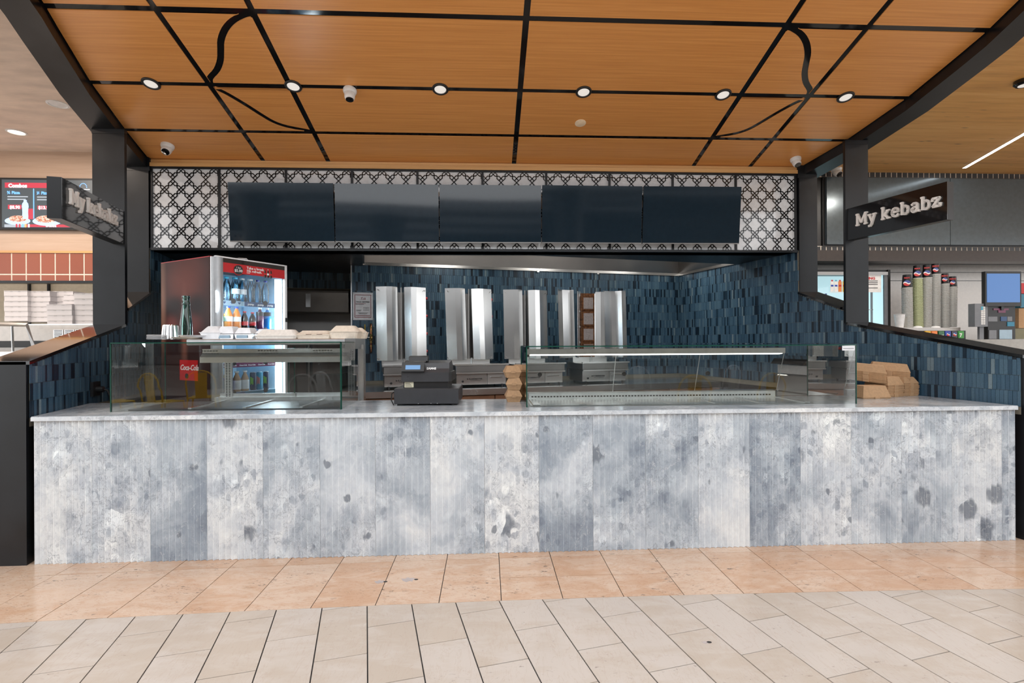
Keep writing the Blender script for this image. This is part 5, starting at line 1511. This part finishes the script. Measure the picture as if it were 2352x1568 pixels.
def pizza_box(label, x0, x1, y, z0, z1, d=.42):
    t = thing('pizza_box', label, 'pizza box', ((x0 + x1) / 2, y, z0), R.uniform(-.012, .012), 'stacked white pizza boxes')
    w = (x1 - x0) / 2; h_ = z1 - z0
    MB().box((-w, 0, .001), (w, d, h_ * .88)).build('tray', 'white_card', t)
    MB().box((-w - .001, -.002, h_ * .90), (w + .001, d, h_ - .001)).build('lid', 'white_card', t)
    for q in (-.35, .3): MB().box((w * q - .012, -.003, h_ * .84), (w * q + .012, .01, h_ * .90)).build('tab', 'grey_wall', t)
cols_ = [('first', 'column nearest the frame edge', 10, 64, [667, 679, 691, 703, 714, 726, 737], 5.62), ('second', 'second column from the frame edge', 63, 114, [668, 680, 692, 703.5, 715, 727, 739], 5.66), ('third', 'short rear column under the lamp', 115, 168, [668.5, 680, 692, 703], 5.75),
         ('fourth', 'column of four in front', 107, 165, [698.5, 711, 723.5, 736, 748], 5.42), ('fifth', 'narrow column behind the last one', 145, 180, [676, 689, 698], 5.70), ('sixth', 'tall column next to the black post', 170, 236, [673, 685.5, 699, 711, 723, 736, 747], 5.45)]
ords = ['topmost', 'second from top', 'third from top', 'fourth from top', 'fifth from top', 'sixth from top', 'lowest']
for nm, wd, p0, p1, ys_, yy in cols_:
    for k, (ya, yb) in enumerate(zip(ys_, ys_[1:])):
        j = R.uniform(-1.5, 1.5)
        a, b_ = at_y(p0 + j, ya, yy), at_y(p1 + j, yb, yy)
        od = ords[k] if k < len(ys_) - 2 else 'lowest'
        pizza_box('white pizza box, %s in the %s' % (od, wd), a.x, b_.x, yy, b_.z, a.z)
tag(MB().box((-5.9, 5.40, zo - .001), (-3.6, 6.1, zo + .012)).build('oven_shelf', 'steel'), 'thin steel shelf carrying the pizza box columns', 'shelf')
# slanted glass counter of that shop
gc = thing('pizza_display', 'slanted steel framed glass display at the pizza shop counter', 'display case', (0, 0, 0))
y = 4.75
P = lambda px, py: at_y(px, py, y)
f0, f1, f2, f3 = P(-80, 734), P(66, 741), P(82, 792), P(-80, 792)
MB().add([tuple(f0), tuple(f1), (f1.x, y + .5, f1.z), (f0.x, y + .5, f0.z)], [(0, 1, 2, 3)]).build('top_pane', 'pane', gc)
MB().tube([tuple(P(-80, 742)), tuple(P(62, 746)), tuple(P(78, 800))], .018, 4).build('front_frame', 'steel_dark', gc)
MB().tube([tuple(P(28, 749)), tuple(P(30, 812))], .009, 8).build('stay', 'steel', gc)
MB().box((-6, 4.3, .3), (-3.55, 5.2, P(40, 806).z)).build('counter_body', 'steel', gc)

# ------------------------------------------------------------------ drinks shop beyond the right wall
QY = 7.0
tag(MB().box((3.45, 1.2, 3.735), (15, QY + .1, 3.80)).build('ceiling_oak', 'oak_wood'), kind='structure')
rw = tag(MB().box((3.2, QY, zy(607, QY, 2100)), (15, QY + .1, 3.79)).build('wall_drinks', 'soffit_black'), kind='structure')
yt0, yt1 = 388, 408; yb0, yb1 = 565.5, 581
tw = 13.4 * QY / FPX
xs = at_y(1884, 400, QY).x
gb = [MB().box((xs - .3, QY - .004, zy(yt1, QY, 2000)), (15, QY, zy(yt0 - 4, QY, 2000) + .1)).build('grout_band', 'pale_grout', rw), MB().box((xs - .3, QY - .004, zy(yb1, QY, 2000)), (15, QY, zy(yb0, QY, 2000))).build('grout_band', 'pale_grout', rw)]
for k in range(-4, 42):
    xa, xb = xs + k * tw + .008, xs + (k + 1) * tw - .008
    for za, zb_ in ((zy(yt1, QY, 2000) + .008, zy(yt0 - 4, QY, 2000)), (zy(yb1, QY, 2000) + .009, zy(yb0, QY, 2000) - .009)):
        MB().box((xa, QY - .008, za), (xb, QY, zb_)).build('charcoal_tile', 'charcoal_tile', rw)
M('panel_grey', (.10, .125, .14), .18, .3)
za, zb_ = zy(563, QY, 2000), zy(411, QY, 2000)
xe = [at_y(1892, 480, QY).x, at_y(2174, 480, QY).x, at_y(2470, 480, QY).x]
for i, s in enumerate(('grey switched off menu panel behind the black post', 'grey switched off menu panel behind the sign box end')):
    t = thing('grey_menu_panel', s, 'screen', (0, 0, 0), group='grey menu panels of the drinks shop')
    MB().box((xe[i] + .004, QY - .06, za), (xe[i + 1] - .004, QY - .02, zb_)).build('display', 'panel_grey', t)
    MB().box((xe[i] - .03 if i == 0 else xe[i], QY - .02, za - .02), (xe[i + 1], QY - .013, zb_ + .02)).build('frame', 'black_plastic', t)
M('brown_steel', (.055, .045, .04), .3, .6)
fz0, fz1 = zy(606, QY, 2000), zy(582, QY, 2000)
tag(MB().box((3.3, QY - .25, fz0), (15, QY - .02, fz1)).build('trim_4', 'brown_steel'), kind='structure')
led = thing('led_strip', 'bright LED strip light recessed in the oak ceiling', 'strip light', (0, 0, 0))
a, b_ = at_z(2215, 386, 3.733), at_z(2352, 308, 3.733)
d = (b_ - a); b_ = a + d * 2.2
nn = Vector((-d.y, d.x, 0)).normalized()
for w_, m_, z_, nmx in ((.020, 'led_white', 3.731, 'diffuser'), (.028, 'aluminium', 3.7325, 'channel')):
    q = [a - nn * w_, b_ - nn * w_, b_ + nn * w_, a + nn * w_]
    q = [(p_.x, p_.y) for p_ in q]
    if area(q) < 0: q.reverse()
    MB().prism(q, z_, 3.7345).build(nmx, m_, led)
a = at_z(2352, 185, 3.735)
t = thing('oak_spotlight', 'dark round spotlight at the edge of the oak ceiling', 'downlight', a)
MB().lathe([(.075, 0), (.075, -.03), (.06, -.045), (.045, -.045)], 24).build('rim', 'black_gloss', t, smooth=30)
MB().lathe([(.044, -.046), (.001, -.047)], 24, caps=(False, False)).build('lens', 'downlight', t)
a = at_y(1921, 386, 6.85)
dome_camera('white dome camera beside the black post in the drinks shop', Matrix.Translation((a.x, 6.85, a.z)), (.25, -.7, -.8), 1.25)
for x, y in ((4.6, 5.4), (5.8, 5.4), (4.9, 4.0), (6.2, 3.8)): lamp('oak_spot_lamp', (x, y, 3.70), 11, .2, (1, .92, .82))
# back wall of steel sheets
bk = tag(MB().box((3.2, 7.5, 0), (15, 7.6, 3.0)).build('wall_steel', 'steel_wall'), kind='structure')
for py_ in (626, 645):
    z_ = zy(py_, 7.49, 2150); MB().box((3.3, 7.488, z_), (15, 7.5, z_ + .006)).build('sheet_joint', 'black_steel', bk)
# drinks fridge there
fy = 6.95
fg = thing('glass_door_fridge', 'white lit fridge with a warning notice behind the black post', 'fridge', (0, 0, 0))
fa, fb = at_y(1862, 622, fy), at_y(2046, 800, fy)
fl, fr_ = fa.x - .35, fb.x
zt = at_y(2000, 619, fy).z
lamp_mat('fridge_glow', (.55, .80, .86), .42, (.42, .52, .54))  # liner panels glow themselves, in place of light falling inside the fridge
MB().box((fl, fy + .42, .1), (fr_ - .03, fy + .45, zt - .03)).build('back_liner', 'fridge_glow', fg)
MB().box((fr_ - .05, fy + .03, .1), (fr_ - .036, fy + .42, zt - .04)).build('side_liner', 'fridge_glow', fg)
MB().box((fl, fy + .02, zt - .04), (fr_, fy + .45, zt)).build('top', 'black_plastic', fg)
MB().box((fr_ - .035, fy, .1), (fr_, fy + .45, zt)).build('door_stile', 'black_plastic', fg)
MB().box((fr_ - .085, fy + .005, .1), (fr_ - .035, fy + .03, zt - .035)).build('door_gasket', 'grey_plastic', fg)
MB().box((fl, fy, zt - .075), (fr_ - .03, fy + .02, zt - .03)).build('door_head', 'steel_dark', fg)
MB().add([(fl, fy + .012, .3), (fr_ - .04, fy + .012, .3), (fr_ - .04, fy + .012, zt - .06), (fl, fy + .012, zt - .06)], [(0, 1, 2, 3)]).build('door_pane', 'clear', fg)
na, nb = at_y(1960, 631, fy - .004), at_y(2024, 671, fy - .004)
nt_ = MB().box((na.x, fy - .004, nb.z), (nb.x, fy - .002, na.z)).build('notice', 'white_print', fg)
text('WARNING', .050, 'red_print', nt_, (na.x + .035, fy - .0055, na.z - .065), bold=.002, sx=1.15)
for k, py_ in enumerate((645, 649, 653, 661)):
    za_ = zy(py_, fy, 2000); MB().box((na.x + .05, fy - .0052, za_ - .006), (nb.x - .05, fy - .004, za_ + .004)).build('text_line', 'black_print', nt_)
st0, st1 = at_y(1905, 640, fy - .002), at_y(1945, 672, fy - .002)
tr_ = MB().box((st0.x, fy - .003, st1.z), (st1.x, fy - .001, st1.z + .006)).build('sticker_base', 'white_print', fg)
for px_, m_, c_ in ((1911, 'white_print', 'red_print'), (1920, 'white_print', 'cyan_cap'), (1929, 'orange_drink', 'red_print'), (1939, 'juice', 'green_cap')):
    b0, b1 = at_y(px_ - 4, 646, fy), at_y(px_ + 4, 670, fy)
    bb = MB().box((b0.x, fy - .004, b1.z), (b1.x, fy - .002, b0.z)).build('bottle_sticker', m_, fg)
    MB().box((b0.x + .012, fy - .004, b0.z), (b1.x - .012, fy - .002, b0.z + .02)).build('sticker_cap', c_, bb)
    MB().box((b0.x + .006, fy - .0048, (b0.z + b1.z) / 2), (b1.x - .006, fy - .003, (b0.z + b1.z) / 2 + .025)).build('sticker_mark', 'blue_cap' if m_ == 'white_print' else 'red_print', bb)
hl = at_y(2003, 670, fy + .1); MB().box((hl.x - .01, fy + .1, 1.2), (hl.x + .01, fy + .12, hl.z)).build('shelf_track', 'grey_plastic', fg)
hl = at_y(1998, 710, fy + .1); MB().box((hl.x - .3, fy + .1, hl.z - .01), (hl.x + .05, fy + .35, hl.z)).build('shelf', 'white_plastic', fg)
for k, (px_, py_, s) in enumerate(((1885, 668, 'pale water bottle with blue cap on the fridge shelf, left'), (1897, 668, 'pale water bottle with blue cap on the fridge shelf, right'))):
    b0 = at_y(px_, 690, fy + .2)
    t = thing('drink_bottle', s, 'bottle', (b0.x, fy + .2, b0.z - .08), group='bottles in the drinks shop fridge')
    MB().lathe([(.03, 0), (.032, .08), (.028, .12), (.012, .16)], 12).build('bottle_body', 'water', t)
    MB().lathe([(.014, .16), (.014, .18)], 10).build('cap', 'blue_cap', t)
# cup stacks
def mat_roundel():
    m, nt, b = nodes_of('roundel')
    setp(b, rough=.4)
    tc = N(nt, 'ShaderNodeTexCoord'); sp = N(nt, 'ShaderNodeSeparateXYZ'); L(nt, tc.outputs['Object'], sp.inputs[0])
    w = math_n(nt, 'ADD', sp.outputs[1], math_n(nt, 'MULTIPLY', math_n(nt, 'SINE', math_n(nt, 'MULTIPLY', sp.outputs[0], 3.0)), .28))
    r = ramp(nt, [(0, (.55, .015, .02)), (.40, (.80, .80, .80)), (.60, (.015, .05, .30))], 'CONSTANT')
    L(nt, math_n(nt, 'ADD', math_n(nt, 'MULTIPLY', w, .5), .5), r.inputs[0]); L(nt, r.outputs[0], b.inputs['Base Color'])
    MATS['roundel'] = m
mat_roundel()
M('cup_rim', (.52, .53, .52), .5); M('cup_rim_green', (.50, .55, .34), .5); M('cup_black', (.012, .012, .014), .35)
CYY = 6.8
stacks = [(2083, 631, 662, 11.2, 'cup_rim', 'leftmost'), (2107, 610, 640, 10.6, 'cup_rim_green', 'second'), (2129, 608, 639, 10.4, 'cup_rim', 'third'), (2149, 606, 631, 10.4, 'cup_rim', 'fourth'), (2170, 628, 653, 9.4, 'cup_rim', 'fifth'), (2188, 635, 660, 9.4, 'cup_rim', 'rightmost')]
def cup_mesh(r, hgt, name, mt, prof):
    o = MB().lathe(prof, 18).build(name, mt); me = o.data; bpy.data.objects.remove(o); return me
for i, (px_, ya, yb, rp, mt, wd) in enumerate(stacks):
    a, b_ = at_y(px_, ya, CYY), at_y(px_, yb, CYY)
    r = rp * CYY / FPX; hc = a.z - b_.z
    step = 3.15 * CYY / FPX
    n = int((b_.z - 1.537) / step)
    lean = R.uniform(-.003, .003)
    rim = cup_mesh(r, step, 'paper_cup', MATS[mt], [(r * .88, 0), (r * .88, step * .42), (r * .99, step * .46), (r, step * .7), (r * .985, step * .94), (r * .88, step * .98)])
    for k in range(n):
        c = share(rim, 'paper_cup', None, (a.x + lean * k * .1, CYY, b_.z - step * (k + 1)))
        tag(c, 'upturned paper cup, %s rim below the black cup of the %s stack' % (nth(k + 1), wd), 'cup', '%s stack of upturned paper cups' % wd)
    t = thing('paper_cup', 'upturned black cup with round blue, white and red logo, topping the %s stack' % wd, 'cup', (a.x, CYY, b_.z), -math.atan2(a.x, CYY), group='%s stack of upturned paper cups' % wd)
    MB().lathe([(r, 0), (r, .006), (r * .93, .008), (r * .76, hc * .97), (r * .76, hc), (r * .70, hc), (r * .69, hc - .01), (.001, hc - .01)], 24).build('cup_wall', 'cup_black', t, smooth=40)
    MB().lathe([(r * 1.01, 0), (r * 1.015, .004), (r * 1.0, .008)], 24, caps=(False, False)).build('rolled_rim', 'cup_rim', t)
    lg = MB().lathe([(1, 0), (1, .04), (.001, .05)], 24).build('logo', 'roundel', t)
    rr = r * (.62 if i < 3 else .50)
    lg.matrix_local = Matrix.Translation((0, -r * .92, hc * (.36 if i < 3 else .42))) @ Matrix.Rotation(-.20, 4, 'X') @ Matrix.Rotation(PI / 2, 4, 'X') @ Matrix.Diagonal((rr, rr, .06, 1))
    text('ZERO' if i > 2 else 'MAX', .028, 'red_print', t, (0, -r * .86, hc * .70), rot=(PI / 2 - .2, 0, 0), bold=.001, align='CENTER')
for px_, py_, s in ((2066, 742, 'single white cup at the end of the cup rack'),):
    a = at_y(px_, 722, 6.5); b_ = at_y(px_, 752, 6.5)
    t = thing('white_cup', s, 'cup', (a.x, 6.5, b_.z))
    hh = a.z - b_.z
    MB().lathe([(.042, 0), (.062, hh), (.058, hh), (.040, .005)], 20, caps=(True, False)).build('cup_wall', 'foam', t, smooth=40)
    MB().lathe([(.062, hh - .004), (.065, hh), (.060, hh + .002)], 20, caps=(False, False)).build('cup_rim', 'foam', t)
rk = thing('cup_rack', 'dark cup rack holding the upturned cup stacks', 'rack', (0, 0, 0))
a, b_ = at_y(2074, 728, 6.55), at_y(2084, 760, 6.55)
MB().box((a.x, 6.55, 1.2), (b_.x, 6.62, a.z)).build('rack_end', 'grey_wall', rk)
MB().box((at_y(2045, 760, 6.42).x, 6.42, 1.2), (at_y(2206, 760, 6.42).x, 6.95, 1.535)).build('rack_base', 'steel_wall', rk)
for px_, s in ((2108, 'upturned white lid in front of the second cup stack'), (2149, 'upturned white lid in front of the fourth cup stack')):
    a = at_y(px_, 757, 6.5)
    t = thing('dome_lid', s, 'lid', a)
    MB().lathe([(.062, 0), (.06, .02), (.04, .045), (.001, .05)], 20).build('dome', 'foam', t, smooth=50)
    MB().lathe([(.066, -.004), (.066, .004)], 20).build('lid_rim', 'foam', t)
# drink dispenser badges
M('badge_yellow', (.7, .4, .02), .3); M('badge_orange', (.75, .2, .03), .3); M('badge_green', (.02, .12, .04), .3); M('badge_blue', (.02, .05, .35), .3); M('badge_dark', (.03, .03, .05), .3); M('badge_lime', (.03, .25, .03), .3)
db = thing('drink_dispenser', 'row of coloured soft drink badges along the dispenser edge', 'drink dispenser', (0, 0, 0))
dy = 6.1
a0, a1 = at_y(2118, 762, dy), at_y(2219, 800, dy)
MB().box((a0.x - .1, dy + .01, .001), (a1.x + .005, dy + .3, at_y(2200, 759, dy).z)).build('dispenser_body', 'black_plastic', db)
for k, (m_, w0) in enumerate((('badge_yellow', 2126), ('badge_orange', 2141), ('badge_green', 2157), ('badge_blue', 2172), ('badge_dark', 2187), ('badge_lime', 2202))):
    c0, c1 = at_y(w0 - 2, 760, dy), at_y(w0 + 11.5, 777, dy)
    bd = MB().bev((c0.x, dy - .008, c1.z), (c1.x, dy + .012, c0.z), .004).build('badge', m_, db)
    if k in (3, 4):
        lg = MB().lathe([(1, 0), (1, .04), (.001, .05)], 20).build('badge_logo', 'roundel', bd)
        lg.matrix_local = Matrix.Translation(((c0.x + c1.x) / 2, dy - .008, (c0.z + c1.z) / 2 + .006)) @ Matrix.Rotation(PI / 2, 4, 'X') @ Matrix.Diagonal((.022, .022, .06, 1))
    else:
        if k == 5: text('7', .06, 'white_print', bd, (c0.x + .014, dy - .0095, c1.z + .02), bold=.002)
        else: MB().box((c0.x + .012, dy - .010, c1.z + .02), (c1.x - .012, dy - .0075, c1.z + .045)).build('badge_mark', 'white_print', bd)
# monitor, keypad, card rack
my = 6.2
def rect3(px0, py0, px1, py1, y, th, name, mt, par):
    a, b_ = at_y(px0, py0, y), at_y(px1, py1, y)
    return MB().box((a.x, y, min(a.z, b_.z)), (b_.x, y + th, max(a.z, b_.z))).build(name, mt, par)
lamp_mat('monitor_blue', (.05, .14, .34), .75, (.01, .01, .012))
mo = thing('order_monitor', 'blue lit order monitor in the drinks shop', 'monitor', (0, 0, 0))
rect3(2263, 623, 2346, 703, my, .05, 'housing', 'black_plastic', mo)
rect3(2267, 628, 2343, 694, my - .003, .004, 'display', 'monitor_blue', mo)
rect3(2300, 700, 2306, 712, my + .02, .02, 'stand', 'black_plastic', mo)
kp = thing('card_terminal', 'wall keypad with a column of pale buttons under the monitor', 'keypad', (0, 0, 0))
rect3(2239, 697, 2269, 750, my + .02, .09, 'case', 'grey_plastic', kp)
rect3(2250, 750, 2260, 782, my + .05, .03, 'pedestal', 'grey_plastic', kp)
for k in range(10):
    for q in (0, 1): rect3(2254 + q * 5, 704 + k * 4.2, 2258 + q * 5, 707 + k * 4.2, my + .016, .005, 'button', 'cyan_cap' if k in (0, 1) and q == 0 else 'white_plastic', kp)
cr_ = thing('leaflet_rack', 'black leaflet rack with printed cards below the monitor', 'leaflet rack', (0, 0, 0))
rect3(2269, 699, 2332, 781, my + .04, .06, 'backing', 'black_plastic', cr_)
for (x0, y0, x1, y1, m_) in ((2282, 708, 2317, 712, 'plum_strip'), (2293, 712, 2310, 718, 'plum_strip'), (2270, 727, 2291, 738, 'grey_plastic'), (2299, 727, 2313, 737, 'blue_strip'), (2314, 727, 2325, 737, 'grey_plastic'), (2314, 739, 2330, 749, 'teal_strip'), (2272, 758, 2289, 778, 'grey_plastic'), (2296, 757, 2325, 778, 'sky_strip')):
    rect3(x0, y0, x1, y1, my + .034, .006, 'leaflet', m_, cr_)
cb = thing('carton', 'brown carton with teal top at the frame edge', 'carton', (0, 0, 0))
rect3(2340, 708, 2390, 753, my + .1, .2, 'carton_body', 'kraft', cb); rect3(2344, 675, 2390, 706, my + .12, .2, 'carton_top', 'teal_strip', cb); rect3(2344, 650, 2390, 674, my + .12, .2, 'carton_sleeve', 'red_print', cb)
M('olive_box', (.20, .19, .12), .6)
ob = tag(rect3(2325, 754, 2400, 778, my + .1, .3, 'olive_crate', 'olive_box', None), 'olive grey crate on the white worktop edge', 'crate')
wt = tag(MB().box((at_y(2262, 785, 6.15).x, 5.5, .9), (15, 6.6, at_y(2300, 779, 6.1).z)).build('white_worktop', 'white_plastic'), 'white worktop of the drinks shop behind the black sill', 'worktop')

# ------------------------------------------------------------------ the mall hall behind the lens: what the gloss and the glass mirror
def mat_hall():
    m, nt, b = nodes_of('hall_front')
    setp(b, rough=.6)
    br = N(nt, 'ShaderNodeTexBrick', i_Scale=.35, i_Color1=(.04, .038, .036, 1), i_Color2=(.14, .13, .12, 1), i_Mortar=(.02, .02, .02, 1)); br.inputs['Mortar Size'].default_value = .03
    L(nt, coords(nt, (1, 1, 1), (PI / 2, 0, 0)), br.inputs['Vector']); L(nt, br.outputs['Color'], b.inputs['Base Color'])
    MATS['hall_front'] = m
mat_hall()
tag(MB().box((-24, -26.2, 0), (24, -26, 4.6)).build('wall_hall', 'hall_front'), kind='structure')  # unseen far wall, added dark to block the low sky from the mirroring glass
hc = MB()
for y0, y1, amp in ((-9, -11.5, .5), (-13.2, -16.5, .7), (-18.5, -26, 0)):        # ceiling bands with wavy skylights between them
    n = 24
    a = [(-20 + 40 * k / n, y0 + amp * math.sin(k * .9), 4.5) for k in range(n + 1)]
    b_ = [(-20 + 40 * k / n, y1 + amp * math.sin(k * .7 + 1), 4.5) for k in range(n + 1)]
    q = a + b_
    hc.add(q, [(k, k + 1, n + 2 + k, n + 1 + k) for k in range(n)])
    hc.add([(x, y, z + .4) for x, y, z in q], [(k + 1, k, n + 1 + k, n + 2 + k) for k in range(n)])
    hc.add(a + [(x, y, z + .4) for x, y, z in a], [(k, n + 1 + k, n + 2 + k, k + 1) for k in range(n)])
    hc.add(b_ + [(x, y, z + .4) for x, y, z in b_], [(k + 1, n + 2 + k, n + 1 + k, k) for k in range(n)])
tag(hc.build('ceiling_hall', 'atrium_grey'), kind='structure')
for k, x in enumerate((-8.2, -3.4, 3.2)):
    c = tag(MB().lathe([(.55, 0), (.55, 3.6), (.75, 4.5)], 28, (x, -9.2, 0)).build('column_%d' % (k + 1), 'mullion_dark', smooth=40), kind='structure')
def cafe_chair(label, px, yv, rz, paint):
    """px, yv: where its mirror image stands in the case glass"""
    v_ = at_y(px, 784, yv)
    t = thing('metal_chair', label, 'chair', (v_.x, 2 * 3.536 - yv, 0), rz, 'cafe chairs in the hall, seen mirrored in the glass')
    for sx in (-1, 1):
        for sy in (-1, 1): MB().tube([(sx * .20, sy * .18, .45), (sx * .245, sy * .25, 0)], [.016, .012], 6).build('leg', paint, t)
    MB().bev((-.21, -.20, .435), (.21, .20, .455), .008).build('seat', paint, t)
    n = 12
    MB().tube([(-.21, .18, .44), (-.22, .21, .64)] + [(-.22 * math.cos(PI * k / n), .25, .70 + .21 * math.sin(PI * k / n)) for k in range(n + 1)] + [(.22, .21, .64), (.21, .18, .44)], .014, 6).build('back_hoop', paint, t)
    MB().add([(-.085, .195, .45), (.085, .195, .45), (.095, .248, .88), (-.095, .248, .88), (-.085, .199, .45), (.085, .199, .45), (.095, .252, .88), (-.095, .252, .88)], [(0, 1, 2, 3), (7, 6, 5, 4), (0, 4, 5, 1), (2, 6, 7, 3), (1, 5, 6, 2), (3, 7, 4, 0)]).build('back_slat', paint, t)
    return t
cafe_chair('yellow metal chair mirrored at the end of the heated case', 262, 8.6, .5, 'yellow_paint')
cafe_chair('yellow metal chair mirrored beside the slotted upright of the heated case', 375, 8.5, .35, 'yellow_paint')
cafe_chair('yellow metal chair mirrored below the fridge print', 468, 9.2, -.3, 'yellow_paint')
cafe_chair('grey metal chair mirrored right of the fridge', 715, 8.0, .2, 'grey_paint')
cafe_chair('grey metal chair mirrored at the corner of the heated case', 762, 8.6, .5, 'grey_paint')
cafe_chair('yellow metal chair mirrored in the middle of the chilled case', 1584, 7.2, .1, 'yellow_paint')
cafe_chair('yellow metal chair mirrored near the end of the chilled case', 1746, 7.4, -.2, 'yellow_paint')
cafe_chair('grey metal chair mirrored left of the middle of the chilled case', 1475, 9.5, .6, 'grey_paint')
cafe_chair('grey metal chair mirrored high in the middle of the chilled case', 1660, 9.8, -.4, 'grey_paint')

# ------------------------------------------------------------------ lettering becomes plain meshes
bpy.context.view_layer.update()
dg = bpy.context.evaluated_depsgraph_get()
for o in TEXTS:
    me = bpy.data.meshes.new_from_object(o.evaluated_get(dg))
    c = bpy.data.objects.new(o.name, me)
    COL.objects.link(c)
    c.parent = o.parent
    c.location, c.rotation_euler, c.scale = o.location, o.rotation_euler, o.scale
    nm = o.name
    bpy.data.objects.remove(o)
    c.name = nm
